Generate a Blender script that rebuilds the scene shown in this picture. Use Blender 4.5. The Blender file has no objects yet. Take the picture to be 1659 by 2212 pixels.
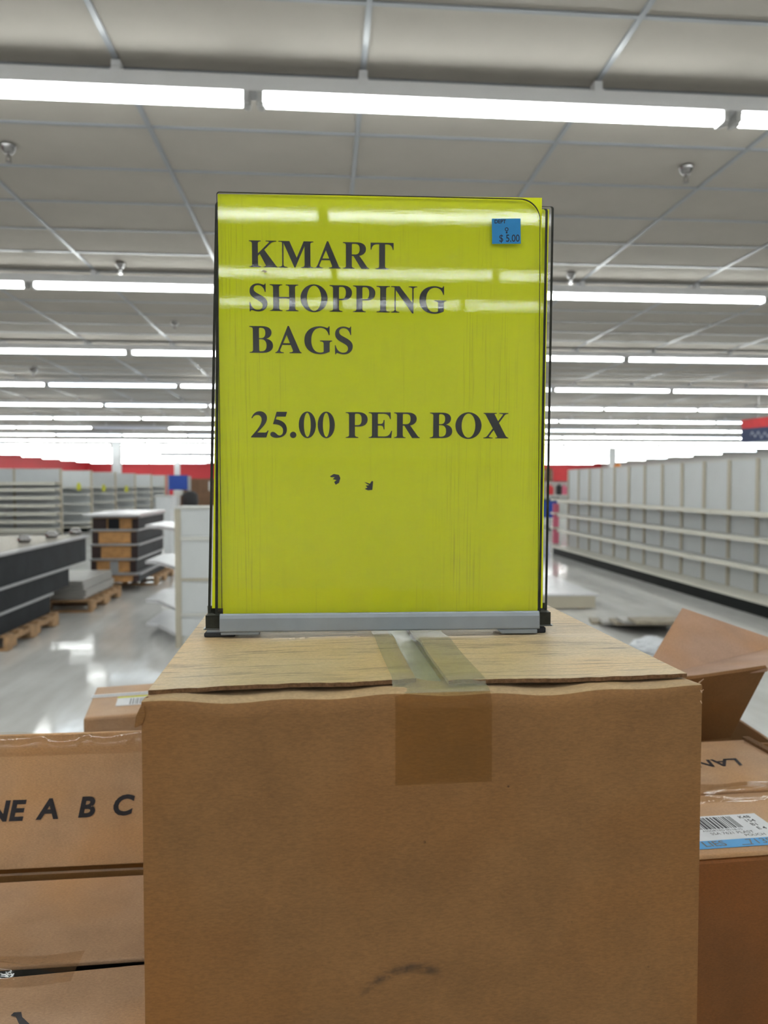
import bpy, bmesh, math, random
from mathutils import Vector, Matrix, Euler
random.seed(7)
scene = bpy.context.scene
COL = scene.collection
R_ = math.radians

# ------------------------------------------------------------------ camera
FPX = 1600.0                      # focal length in pixels of the 1659 x 2212 frame
CAM_H = 1.40
CAM_ROT = Euler((R_(90 - 2.08), 0, R_(-4.57)), 'XYZ')
cam_d = bpy.data.cameras.new('camera')
cam = bpy.data.objects.new('camera', cam_d); COL.objects.link(cam)
cam.location = (0, 0, CAM_H); cam.rotation_euler = CAM_ROT
cam_d.sensor_fit = 'HORIZONTAL'
cam_d.lens = 6.86
cam_d.sensor_width = 6.86 * 1659 / FPX
cam_d.clip_start = 0.02; cam_d.clip_end = 200
cam_d.dof.use_dof = True
cam_d.dof.focus_distance = 0.47
cam_d.dof.aperture_fstop = 3.0
scene.camera = cam
CAM_M = CAM_ROT.to_matrix(); CAM_P = Vector((0, 0, CAM_H))

# ------------------------------------------------------------------ world and exposure
w = bpy.data.worlds.new('world'); scene.world = w; w.use_nodes = True
w.node_tree.nodes['Background'].inputs[0].default_value = (0.8, 0.9, 1, 1)
w.node_tree.nodes['Background'].inputs[1].default_value = 0.02
scene.view_settings.view_transform = 'Standard'
scene.view_settings.look = 'None'
scene.view_settings.gamma = 1.0
scene.view_settings.use_curve_mapping = False
scene.view_settings.exposure = 0.0
LAMP = 19.5                       # radiance of the fluorescent tubes
scene.cycles.max_bounces = 6
scene.cycles.diffuse_bounces = 3
scene.cycles.glossy_bounces = 3
scene.cycles.transparent_max_bounces = 16
scene.cycles.sample_clamp_indirect = 6.0
scene.cycles.use_light_tree = False
scene.cycles.caustics_reflective = False
scene.cycles.caustics_refractive = False

def ray(x, y):
    v = Vector(((x - 829.5) / FPX, -(y - 1106.0) / FPX, -1.0))
    return CAM_M @ v
def px(x, y, d):
    return CAM_P + ray(x, y) * d
def on_z(x, y, z):
    r = ray(x, y); t = (z - CAM_H) / r.z
    return CAM_P + r * t

# ------------------------------------------------------------------ materials
MATS = {}
def newmat(name):
    m = bpy.data.materials.new(name); m.use_nodes = True
    MATS[name] = m
    nt = m.node_tree
    return m, nt, nt.nodes['Principled BSDF']
def lin(c):
    return tuple(((v / 255) / 12.92 if v / 255 <= 0.04045 else ((v / 255 + 0.055) / 1.055) ** 2.4) for v in c) + (1,)
def N(nt, t, **kw):
    n = nt.nodes.new(t)
    for k, v in kw.items(): setattr(n, k, v)
    return n
def noise(nt, scale, detail=3, rough=0.55, vec=None):
    n = N(nt, 'ShaderNodeTexNoise'); n.inputs['Scale'].default_value = scale
    n.inputs['Detail'].default_value = detail; n.inputs['Roughness'].default_value = rough
    if vec is not None: nt.links.new(vec, n.inputs['Vector'])
    return n
def ramp(nt, src, stops):
    r = N(nt, 'ShaderNodeValToRGB'); el = r.color_ramp.elements
    while len(el) < len(stops): el.new(0.5)
    for e, (p, c) in zip(el, stops): e.position = p; e.color = c
    nt.links.new(src, r.inputs['Fac']); return r
def mixc(nt, fac, a, b, mode='MIX'):
    m = N(nt, 'ShaderNodeMix', data_type='RGBA', blend_type=mode)
    for s, v in ((m.inputs[0], fac), (m.inputs[6], a), (m.inputs[7], b)):
        if hasattr(v, 'links'): nt.links.new(v, s)
        else: s.default_value = v
    return m.outputs[2]
def coords(nt, scale=(1, 1, 1), kind='Object'):
    tc = N(nt, 'ShaderNodeTexCoord'); mp = N(nt, 'ShaderNodeMapping')
    mp.inputs['Scale'].default_value = scale
    nt.links.new(tc.outputs[kind], mp.inputs['Vector']); return mp.outputs['Vector']
def bump(nt, b, src, strength, dist):
    bp = N(nt, 'ShaderNodeBump'); bp.inputs['Strength'].default_value = strength
    bp.inputs['Distance'].default_value = dist
    nt.links.new(src, bp.inputs['Height']); nt.links.new(bp.outputs[0], b.inputs['Normal'])
def plain(name, col, rough=0.5, metal=0.0, var=0.06, nscale=8, spec=0.5):
    m, nt, b = newmat(name)
    n = noise(nt, nscale, 3, 0.6, coords(nt))
    c0 = tuple(max(0, v * (1 - var)) for v in col[:3]) + (1,); c1 = tuple(v * (1 + var) for v in col[:3]) + (1,)
    r = ramp(nt, n.outputs['Fac'], [(0.3, c0), (0.7, c1)])
    nt.links.new(r.outputs[0], b.inputs['Base Color'])
    b.inputs['Roughness'].default_value = rough; b.inputs['Metallic'].default_value = metal
    b.inputs['Specular IOR Level'].default_value = spec
    return m
def cardboard(name, base, streak=None, rough=0.62, spec=0.25, speck=True, line_axis=None):
    m, nt, b = newmat(name)
    v = coords(nt)
    big = noise(nt, 22, 5, 0.6, v)
    c = ramp(nt, big.outputs['Fac'], [(0.25, tuple(x * 0.84 for x in base) + (1,)), (0.5, tuple(base) + (1,)), (0.78, tuple(x * 1.17 for x in base) + (1,))]).outputs[0]
    warm = noise(nt, 9, 2, 0.5, v)
    f = ramp(nt, warm.outputs['Fac'], [(0.42, (0, 0, 0, 1)), (0.7, (1, 1, 1, 1))])
    c = mixc(nt, f.outputs[0], c, (base[0] * 1.12, base[1] * 0.97, base[2] * 0.72, 1))
    fib = noise(nt, 1, 4, 0.7, coords(nt, (420, 900, 1600)))
    ff = ramp(nt, fib.outputs['Fac'], [(0.3, (0.80, 0.80, 0.80, 1)), (0.7, (1.14, 1.14, 1.14, 1))])
    c = mixc(nt, 1.0, c, ff.outputs[0], 'MULTIPLY')
    if speck:
        vo = N(nt, 'ShaderNodeTexVoronoi'); vo.inputs['Scale'].default_value = 60; nt.links.new(v, vo.inputs['Vector'])
        sp = ramp(nt, vo.outputs['Distance'], [(0.035, (1, 1, 1, 1)), (0.06, (0, 0, 0, 1))])
        sel = noise(nt, 37, 1, 0.5, v)
        s2 = ramp(nt, sel.outputs['Fac'], [(0.56, (0, 0, 0, 1)), (0.6, (1, 1, 1, 1))])
        k = N(nt, 'ShaderNodeMath', operation='MULTIPLY'); nt.links.new(sp.outputs[0], k.inputs[0]); nt.links.new(s2.outputs[0], k.inputs[1])
        c = mixc(nt, k.outputs[0], c, (base[0] * 0.25, base[1] * 0.2, base[2] * 0.2, 1))
    hsrc = fib.outputs['Fac']
    if line_axis is not None:
        sc = {'x': (26, 330, 1), 'y': (330, 26, 1)}[line_axis]
        st = noise(nt, 1, 3, 0.55, coords(nt, sc))
        sr = ramp(nt, st.outputs['Fac'], [(0.34, (0.62, 0.62, 0.66, 1)), (0.46, (1, 1, 1, 1)), (0.62, (1, 1, 1, 1)), (0.75, (1.12, 1.08, 0.95, 1))])
        c = mixc(nt, 1.0, c, sr.outputs[0], 'MULTIPLY')
        bump(nt, b, st.outputs['Fac'], 0.35, 0.0008)
    else:
        bump(nt, b, big.outputs['Fac'], 0.12, 0.002)
    nt.links.new(c, b.inputs['Base Color'])
    b.inputs['Roughness'].default_value = rough; b.inputs['Specular IOR Level'].default_value = spec
    return m

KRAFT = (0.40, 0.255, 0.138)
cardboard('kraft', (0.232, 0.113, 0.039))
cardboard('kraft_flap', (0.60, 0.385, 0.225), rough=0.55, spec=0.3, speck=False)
cardboard('kraft_rim_lit', (0.46, 0.325, 0.19), speck=False)  # top fold of the front wall, light falling on it put into the colour
cardboard('kraft_shaded', (0.21, 0.082, 0.025), speck=False)  # right carton's body, with the main carton's shade put into the colour
cardboard('kraft_top_lit', (0.57, 0.445, 0.29), line_axis='x', rough=0.5, spec=0.35, speck=False)  # same cardboard as the front; overhead light put into the paler colour
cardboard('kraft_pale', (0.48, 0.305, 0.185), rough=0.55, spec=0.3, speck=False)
cardboard('kraft_pink', (0.41, 0.255, 0.18), rough=0.6, spec=0.25, speck=False)
cardboard('kraft_dark', (0.20, 0.095, 0.035), rough=0.7, spec=0.2, speck=False)
plain('kraft_edge', (0.17, 0.095, 0.05), 0.85, var=0.35, nscale=500, spec=0.1)
plain('print_ink', (0.022, 0.022, 0.03), 0.55, var=0.3, nscale=300)
plain('ink_grey', (0.16, 0.155, 0.16), 0.6, var=0.3, nscale=800)
plain('white_paper', (0.74, 0.75, 0.78), 0.55, var=0.04, nscale=60)
plain('label_blue', (0.085, 0.36, 0.72), 0.5, var=0.04, nscale=60)
plain('sticker_blue', (0.01, 0.22, 0.52), 0.6, var=0.05, nscale=120)
plain('sticker_ink', (0.008, 0.012, 0.03), 0.6, var=0.1)
plain('tan_stain', (0.52, 0.40, 0.22), 0.6, var=0.2, nscale=300)

# yellow copier paper, faint vertical toner streaks
m, nt, b = newmat('yellow_paper')
v = coords(nt)
st = noise(nt, 1, 4, 0.65, coords(nt, (900, 1, 14)))
gate = noise(nt, 1, 2, 0.5, coords(nt, (28, 1, 3.2)))
g2 = ramp(nt, gate.outputs['Fac'], [(0.42, (0, 0, 0, 1)), (0.68, (1, 1, 1, 1))])
s2 = ramp(nt, st.outputs['Fac'], [(0.52, (0, 0, 0, 1)), (0.75, (0.62, 0.62, 0.62, 1))])
k = N(nt, 'ShaderNodeMath', operation='MULTIPLY'); nt.links.new(g2.outputs[0], k.inputs[0]); nt.links.new(s2.outputs[0], k.inputs[1])
bd = noise(nt, 1, 2, 0.5, coords(nt, (16, 1, 1.2)))
c0 = ramp(nt, bd.outputs['Fac'], [(0.3, (0.885, 0.95, 0.018, 1)), (0.7, (0.93, 0.985, 0.026, 1))])
c = mixc(nt, k.outputs[0], c0.outputs[0], (0.50, 0.48, 0.03, 1))
nt.links.new(c, b.inputs['Base Color'])
b.inputs['Roughness'].default_value = 0.75; b.inputs['Specular IOR Level'].default_value = 0.2
tl = N(nt, 'ShaderNodeBsdfTranslucent'); nt.links.new(c, tl.inputs[0])
mx = N(nt, 'ShaderNodeMixShader'); mx.inputs[0].default_value = 0.14
nt.links.new(b.outputs[0], mx.inputs[1]); nt.links.new(tl.outputs[0], mx.inputs[2])
nt.links.new(mx.outputs[0], nt.nodes['Material Output'].inputs[0])

# toner: black with thin worn vertical lines
m, nt, b = newmat('toner')
st = noise(nt, 1, 3, 0.6, coords(nt, (1500, 1, 12)))
r = ramp(nt, st.outputs['Fac'], [(0.60, (0.006, 0.007, 0.011, 1)), (0.72, (0.075, 0.08, 0.02, 1))])
nt.links.new(r.outputs[0], b.inputs['Base Color']); b.inputs['Roughness'].default_value = 0.45

# acrylic: clear faces with a fresnel gloss
m, nt, b = newmat('acrylic_face')
nt.nodes.remove(b)
fr = N(nt, 'ShaderNodeFresnel')
gm = N(nt, 'ShaderNodeNewGeometry'); mr = N(nt, 'ShaderNodeMapRange')
mr.inputs['To Min'].default_value = 1.43; mr.inputs['To Max'].default_value = 1 / 1.43
nt.links.new(gm.outputs['Backfacing'], mr.inputs['Value']); nt.links.new(mr.outputs[0], fr.inputs['IOR'])
tr = N(nt, 'ShaderNodeBsdfTransparent'); tr.inputs[0].default_value = (0.985, 0.987, 0.975, 1)
gl = N(nt, 'ShaderNodeBsdfGlossy'); gl.inputs['Roughness'].default_value = 0.012
sc_n = noise(nt, 1, 4, 0.6, coords(nt, (60, 60, 700)))
bp = N(nt, 'ShaderNodeBump'); bp.inputs['Strength'].default_value = 0.006; bp.inputs['Distance'].default_value = 0.001
nt.links.new(sc_n.outputs['Fac'], bp.inputs['Height']); nt.links.new(bp.outputs[0], gl.inputs['Normal'])
mx = N(nt, 'ShaderNodeMixShader')
nt.links.new(fr.outputs[0], mx.inputs[0]); nt.links.new(tr.outputs[0], mx.inputs[1]); nt.links.new(gl.outputs[0], mx.inputs[2])
nt.links.new(mx.outputs[0], nt.nodes['Material Output'].inputs[0])
plain('acrylic_edge', (0.030, 0.031, 0.024), 0.45, var=0.5, nscale=90, spec=0.15)  # dark internal reflections at the rim put into the colour

# clear packing tape and shrink film
def film(name, tint, alpha, rough, wrinkle, wscale=60, through=None):
    m, nt, b = newmat(name)
    b.inputs['Base Color'].default_value = tint + (1,)
    b.inputs['Roughness'].default_value = rough
    b.inputs['Specular IOR Level'].default_value = 0.5
    n = noise(nt, 1, 4, 0.6, coords(nt, (wscale, wscale * 1.7, wscale)))
    if wrinkle: bump(nt, b, n.outputs['Fac'], wrinkle, 0.002)
    tr = N(nt, 'ShaderNodeBsdfTransparent'); tr.inputs[0].default_value = (through or tuple(min(1, t ** 0.5 + 0.12) for t in tint)) + (1,)
    mx = N(nt, 'ShaderNodeMixShader'); mx.inputs[0].default_value = alpha
    nt.links.new(tr.outputs[0], mx.inputs[1]); nt.links.new(b.outputs[0], mx.inputs[2])
    nt.links.new(mx.outputs[0], nt.nodes['Material Output'].inputs[0])
    return m
film('tape', (0.40, 0.24, 0.10), 0.12, 0.35, 0.0, 40, (0.86, 0.78, 0.62))
film('tape_top', (0.55, 0.54, 0.42), 0.35, 0.2, 0.15, 50)
film('clear_film', (0.80, 0.74, 0.68), 0.24, 0.06, 1.0, 70)
m, nt, b = newmat('gloss_film')
nt.nodes.remove(b)
fr = N(nt, 'ShaderNodeFresnel'); gm = N(nt, 'ShaderNodeNewGeometry'); mr = N(nt, 'ShaderNodeMapRange')
mr.inputs['To Min'].default_value = 1.7; mr.inputs['To Max'].default_value = 1 / 1.7
nt.links.new(gm.outputs['Backfacing'], mr.inputs['Value']); nt.links.new(mr.outputs[0], fr.inputs['IOR'])
tr = N(nt, 'ShaderNodeBsdfTransparent'); tr.inputs[0].default_value = (0.95, 0.91, 0.85, 1)
gl = N(nt, 'ShaderNodeBsdfGlossy'); gl.inputs['Roughness'].default_value = 0.06
n_ = noise(nt, 1, 3, 0.5, coords(nt, (90, 160, 160)))
bp = N(nt, 'ShaderNodeBump'); bp.inputs['Strength'].default_value = 0.25; bp.inputs['Distance'].default_value = 0.002
nt.links.new(n_.outputs['Fac'], bp.inputs['Height']); nt.links.new(bp.outputs[0], gl.inputs['Normal'])
mx = N(nt, 'ShaderNodeMixShader')
nt.links.new(fr.outputs[0], mx.inputs[0]); nt.links.new(tr.outputs[0], mx.inputs[1]); nt.links.new(gl.outputs[0], mx.inputs[2])
nt.links.new(mx.outputs[0], nt.nodes['Material Output'].inputs[0])
film('plastic_bag', (0.82, 0.85, 0.9), 0.9, 0.3, 0.5, 20)
plain('tape_glue', (0.50, 0.51, 0.45), 0.35, var=0.2, nscale=60)

plain('steel_grey', (0.29, 0.325, 0.365), 0.42, 0.25, var=0.05, nscale=60)
plain('steel_dark', (0.075, 0.08, 0.078), 0.35, 0.2, var=0.15, nscale=60)
plain('steel_edge', (0.42, 0.44, 0.44), 0.3, 0.5, var=0.05)
plain('rubber', (0.012, 0.013, 0.018), 0.6, var=0.1)

plain('tile_board', (0.43, 0.40, 0.36), 0.9, var=0.03, nscale=3, spec=0.1)
plain('grid_white', (0.27, 0.285, 0.31), 0.30, var=0.02)
plain('lamp_white', (0.78, 0.78, 0.80), 0.4, var=0.02)
plain('lamp_socket', (0.55, 0.55, 0.55), 0.5, var=0.05)
plain('chrome', (0.32, 0.31, 0.31), 0.22, 1.0, var=0.1, nscale=40)
plain('red_wall', (0.60, 0.045, 0.055), 0.6, var=0.05, nscale=0.5)
plain('wall_white', (0.62, 0.62, 0.60), 0.7, var=0.03, nscale=0.5)
plain('column_white', (0.72, 0.74, 0.76), 0.5, var=0.02)
plain('gondola_white', (0.66, 0.66, 0.63), 0.45, var=0.03, nscale=3)
plain('gondola_panel', (0.66, 0.68, 0.69), 0.5, var=0.03, nscale=3)
plain('gondola_beige', (0.50, 0.455, 0.36), 0.5, var=0.05, nscale=3)
plain('shelf_edge', (0.76, 0.735, 0.65), 0.4, var=0.03, nscale=3)
plain('kick_black', (0.008, 0.010, 0.009), 0.6, var=0.2, nscale=3, spec=0.12)
plain('deck_dark', (0.022, 0.025, 0.029), 0.6, var=0.2, nscale=6, spec=0.12)
plain('deck_grey', (0.30, 0.305, 0.315), 0.35, var=0.1, nscale=6)
plain('deck_brown', (0.024, 0.010, 0.009), 0.6, var=0.2, nscale=10)
plain('shelf_grey', (0.36, 0.35, 0.33), 0.4, var=0.08, nscale=6)
plain('white_sheet', (0.72, 0.72, 0.74), 0.25, var=0.03, nscale=4)
m = plain('raw_wood', (0.46, 0.235, 0.085), 0.7, var=0.2, nscale=14)
plain('pallet_wood', (0.40, 0.245, 0.125), 0.8, var=0.25, nscale=12)
plain('tag_yellow', (0.62, 0.62, 0.05), 0.6)
plain('blue', (0.008, 0.05, 0.30), 0.5, var=0.1)
plain('teal', (0.01, 0.14, 0.24), 0.5, var=0.1)
plain('black', (0.01, 0.01, 0.012), 0.5, var=0.2)
plain('navy', (0.03, 0.045, 0.11), 0.5, var=0.1, nscale=3)
plain('red', (0.60, 0.04, 0.045), 0.5, var=0.1)
plain('pink', (0.70, 0.16, 0.25), 0.5, var=0.1)
plain('brown_board', (0.17, 0.09, 0.045), 0.6, var=0.15, nscale=3)
plain('orange', (0.75, 0.25, 0.03), 0.5)
plain('script_white', (0.35, 0.37, 0.45), 0.5)
plain('board_tan', (0.30, 0.26, 0.20), 0.6, var=0.2, nscale=10)
plain('table_grey', (0.4, 0.4, 0.4), 0.5)

m, nt, b = newmat('floor_vinyl')
v = coords(nt)
big = noise(nt, 0.9, 3, 0.5, v)
c = ramp(nt, big.outputs['Fac'], [(0.3, (0.68, 0.675, 0.66, 1)), (0.7, (0.80, 0.795, 0.78, 1))])
st = noise(nt, 1, 4, 0.6, coords(nt, (7, 1.2, 1)))
sr = ramp(nt, st.outputs['Fac'], [(0.3, (0.88, 0.87, 0.86, 1)), (0.65, (1.05, 1.05, 1.05, 1))])
nt.links.new(mixc(nt, 1.0, c.outputs[0], sr.outputs[0], 'MULTIPLY'), b.inputs['Base Color'])
rn = noise(nt, 2.2, 4, 0.6, v)
rr = ramp(nt, rn.outputs['Fac'], [(0.3, (0.06, 0.06, 0.06, 1)), (0.75, (0.17, 0.17, 0.17, 1))])
nt.links.new(rr.outputs[0], b.inputs['Roughness'])
bump(nt, b, noise(nt, 5, 2, 0.5, v).outputs['Fac'], 0.12, 0.01)

def emit(name, col, strength):
    m, nt, b = newmat(name)
    b.inputs['Base Color'].default_value = (0.8, 0.8, 0.8, 1)
    b.inputs['Emission Color'].default_value = col + (1,)
    b.inputs['Emission Strength'].default_value = strength
    return m
emit('tube_lit', (0.95, 1.0, 0.975), LAMP)
emit('tube_cool', (0.80, 0.92, 1.0), LAMP * 0.45)
emit('tube_dim', (0.6, 0.7, 1.0), 0.35)  # unlit tubes, their dim bluish look put in as a faint glow

# ------------------------------------------------------------------ mesh helpers
class MB:
    def __init__(s): s.v = []; s.f = []; s.mi = []
    def add(s, verts, faces, mi=0):
        o = len(s.v); s.v += [tuple(p) for p in verts]
        s.f += [tuple(i + o for i in f) for f in faces]; s.mi += [mi] * len(faces); return s
    def box(s, x0, x1, y0, y1, z0, z1, mi=0):
        V = [(x0, y0, z0), (x1, y0, z0), (x1, y1, z0), (x0, y1, z0), (x0, y0, z1), (x1, y0, z1), (x1, y1, z1), (x0, y1, z1)]
        return s.add(V, [(0, 3, 2, 1), (4, 5, 6, 7), (0, 1, 5, 4), (1, 2, 6, 5), (2, 3, 7, 6), (3, 0, 4, 7)], mi)
    def hexa(s, V, mi=0):       # 8 points in box order
        return s.add(V, [(0, 3, 2, 1), (4, 5, 6, 7), (0, 1, 5, 4), (1, 2, 6, 5), (2, 3, 7, 6), (3, 0, 4, 7)], mi)
    def prism(s, poly, axis, a, b, mi=0):  # poly in the two other axes, extruded along axis
        n = len(poly)
        def P(p, t):
            return {'x': (t, p[0], p[1]), 'y': (p[0], t, p[1]), 'z': (p[0], p[1], t)}[axis]
        V = [P(p, a) for p in poly] + [P(p, b) for p in poly]
        F = [tuple(range(n - 1, -1, -1)), tuple(range(n, 2 * n))] + [(i, (i + 1) % n, n + (i + 1) % n, n + i) for i in range(n)]
        return s.add(V, F, mi)
    def cyl(s, p0, p1, r0, r1=None, n=12, mi=0, caps=True):
        r1 = r0 if r1 is None else r1
        p0 = Vector(p0); p1 = Vector(p1); d = (p1 - p0).normalized()
        a = d.orthogonal().normalized(); c = d.cross(a)
        V = []
        for p, r in ((p0, r0), (p1, r1)):
            for i in range(n):
                t = 2 * math.pi * i / n; V.append(p + (a * math.cos(t) + c * math.sin(t)) * r)
        F = [(i, (i + 1) % n, n + (i + 1) % n, n + i) for i in range(n)]
        if caps: F += [tuple(range(n - 1, -1, -1)), tuple(range(n, 2 * n))]
        return s.add(V, F, mi)
    def lathe(s, prof, cx, cy, n=16, mi=0):   # prof: (r, z)
        V = []; F = []
        for r, z in prof:
            for i in range(n):
                t = 2 * math.pi * i / n; V.append((cx + r * math.cos(t), cy + r * math.sin(t), z))
        for j in range(len(prof) - 1):
            for i in range(n):
                F.append((j * n + i, j * n + (i + 1) % n, (j + 1) * n + (i + 1) % n, (j + 1) * n + i))
        return s.add(V, F, mi)
    def mesh(s, name):
        me = bpy.data.meshes.new(name); me.from_pydata(s.v, [], s.f)
        me.polygons.foreach_set('material_index', s.mi); me.update()
        bm = bmesh.new(); bm.from_mesh(me); bmesh.ops.recalc_face_normals(bm, faces=bm.faces); bm.to_mesh(me); bm.free()
        return me
    def build(s, name, mats, parent=None, bevel=0, smooth=False, recalc=True):
        if recalc: me = s.mesh(name)
        else:
            me = bpy.data.meshes.new(name); me.from_pydata(s.v, [], s.f); me.polygons.foreach_set('material_index', s.mi); me.update()
        return link(name, me, mats, parent, bevel, smooth)
def link(name, me, mats, parent=None, bevel=0, smooth=False):
    if isinstance(mats, str): mats = [mats]
    if len(me.materials) == 0:
        for k in mats: me.materials.append(MATS[k])
    o = bpy.data.objects.new(name, me); COL.objects.link(o)
    if parent is not None: o.parent = parent
    if bevel:
        bv = o.modifiers.new('bevel', 'BEVEL'); bv.width = bevel; bv.segments = 2; bv.limit_method = 'ANGLE'
    if smooth:
        me.polygons.foreach_set('use_smooth', [True] * len(me.polygons))
    return o
def empty(name, loc=(0, 0, 0), rz=0.0, rx=0.0):
    o = bpy.data.objects.new(name, None); COL.objects.link(o)
    o.empty_display_size = 0.05
    o.location = loc; o.rotation_euler = (rx, 0, rz); return o
def tag(o, label, cat, group=None):
    o['label'] = label; o['category'] = cat
    if group: o['group'] = group
    return o
def struct(o, label=None, cat=None):
    o['kind'] = 'structure'
    if label: o['label'] = label
    if cat: o['category'] = cat
    return o
def copy_tree(o, parent=None):
    c = o.copy(); COL.objects.link(c); c.parent = parent
    for ch in list(o.children): copy_tree(ch, c)
    return c

# ------------------------------------------------------------------ room
XL, XR, YF, YB, ZC = -21.0, 26.0, -17.0, 68.0, 3.50
struct(MB().box(XL, XR, YF, YB, -0.1, 0.0).build('floor', 'floor_vinyl'), 'polished pale grey vinyl floor of the empty store', 'floor')
struct(MB().box(XL - .2, XL, YF, YB, 0, ZC).build('wall_left', 'red_wall'), 'red painted side wall behind the white shelving', 'wall')
struct(MB().box(XR, XR + .2, YF, YB, 0, ZC).build('wall_right', 'wall_white'), 'white side wall beyond the long shelving', 'wall')
struct(MB().box(XL, XR, YB, YB + .2, 0, ZC).build('wall_back', 'red_wall'), 'red painted wall at the far end of the store', 'wall')
struct(MB().box(XL, XR, YF - .2, YF, 0, ZC).build('wall_front', 'wall_white'), 'white wall behind the photographer', 'wall')

ceil = MB().box(XL, XR, YF, YB, ZC + 0.03, ZC + 0.1).build('ceiling', 'tile_board')
struct(ceil, 'suspended ceiling of beige tiles in a white grid', 'ceiling')
TX, TY = 1.22, 0.61
X0, Y0 = 0.20, 3.30
g = MB()
kx0 = math.ceil((XL - X0) / TX); kx1 = math.floor((XR - X0) / TX)
ky0 = math.ceil((YF - Y0) / TY); ky1 = math.floor((YB - Y0) / TY)
for k in range(kx0, kx1 + 1):
    x = X0 + k * TX; g.box(x - .014, x + .014, YF, YB, ZC - .006, ZC + .004)
for k in range(ky0, ky1 + 1):
    y = Y0 + k * TY; g.box(XL, XR, y - .012, y + .012, ZC - .005, ZC + .0035)
g.build('ceiling_grid', 'grid_white', ceil)
tile_me = MB().box(-TX / 2 + .008, TX / 2 - .008, -TY / 2 + .008, TY / 2 - .008, 0.004, 0.028).mesh('ceiling_tile')
def proj(p):
    q = CAM_M.inverted() @ (Vector(p) - CAM_P)
    if q.z > -0.05: return None
    return (829.5 + FPX * q.x / -q.z, 1106 - FPX * q.y / -q.z)
vis = []; rest = []
for j in range(ky0, ky1):
    for i in range(kx0, kx1):
        cx = X0 + (i + .5) * TX; cy = Y0 + (j + .5) * TY
        pr = proj((cx, cy, ZC)) if cy > 1 else None
        if pr and -250 < pr[0] < 1900 and -200 < pr[1] < 1100: vis.append((cy, cx))
        else: rest.append((cy, cx))
vis.sort(); rest += vis[290:]; vis = vis[:290]
for cy, cx in vis:
    o = link('ceiling_tile', tile_me, 'tile_board', ceil); o.location = (cx, cy, ZC)
g = MB()
for cy, cx in rest:
    g.add([(cx - TX / 2 + .008, cy - TY / 2 + .008, ZC + .004), (cx - TX / 2 + .008, cy + TY / 2 - .008, ZC + .004),
           (cx + TX / 2 - .008, cy + TY / 2 - .008, ZC + .004), (cx + TX / 2 - .008, cy - TY / 2 + .008, ZC + .004)], [(0, 1, 2, 3)])
o = g.build('ceiling_tiles_beyond', 'tile_board', ceil, recalc=False); o['kind'] = 'stuff'

# ------------------------------------------------------------------ fluorescent strip lights
LX0, LP, LY, ZT = -2.84, 2.49, 3.665, 3.332
L2 = LP / 2
house_me = MB().prism([(-.050, 3.361), (.050, 3.361), (.042, 3.44), (-.042, 3.44)], 'x', -L2, L2).mesh('housing')
tube_me = MB().cyl((-L2 + .06, 0, 0), (L2 - .06, 0, 0), 0.019, n=8, caps=False).mesh('tube')
sock_me = MB().box(-.014, .014, -.048, .048, ZT - .024, 3.361).box(-.02, .02, -.02, .02, ZT - .03, ZT).mesh('socket')
hang_me = MB().box(-.022, .022, -.03, .03, 3.44, ZC - .006).box(-.026, .026, -.046, .046, 3.415, 3.442).mesh('hanger')
for me, mt in ((house_me, 'lamp_white'), (sock_me, 'lamp_socket'), (hang_me, 'lamp_white')):
    me.materials.append(MATS[mt])
tube_meshes = {}
for mt in ('tube_lit', 'tube_cool', 'tube_dim'):
    t = tube_me.copy(); t.name = 'tube'; t.materials.append(MATS[mt]); tube_meshes[mt] = t
rnd = random.Random(11)
ORD = ['first', 'second', 'third', 'fourth', 'fifth', 'sixth', 'seventh', 'eighth', 'ninth', 'tenth', 'eleventh', 'twelfth', 'thirteenth', 'fourteenth',
       'fifteenth', 'sixteenth', 'seventeenth', 'eighteenth', 'nineteenth', 'twentieth', 'twenty-first', 'twenty-second']
CARD = ['zero', 'one', 'two', 'three', 'four', 'five']
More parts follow.
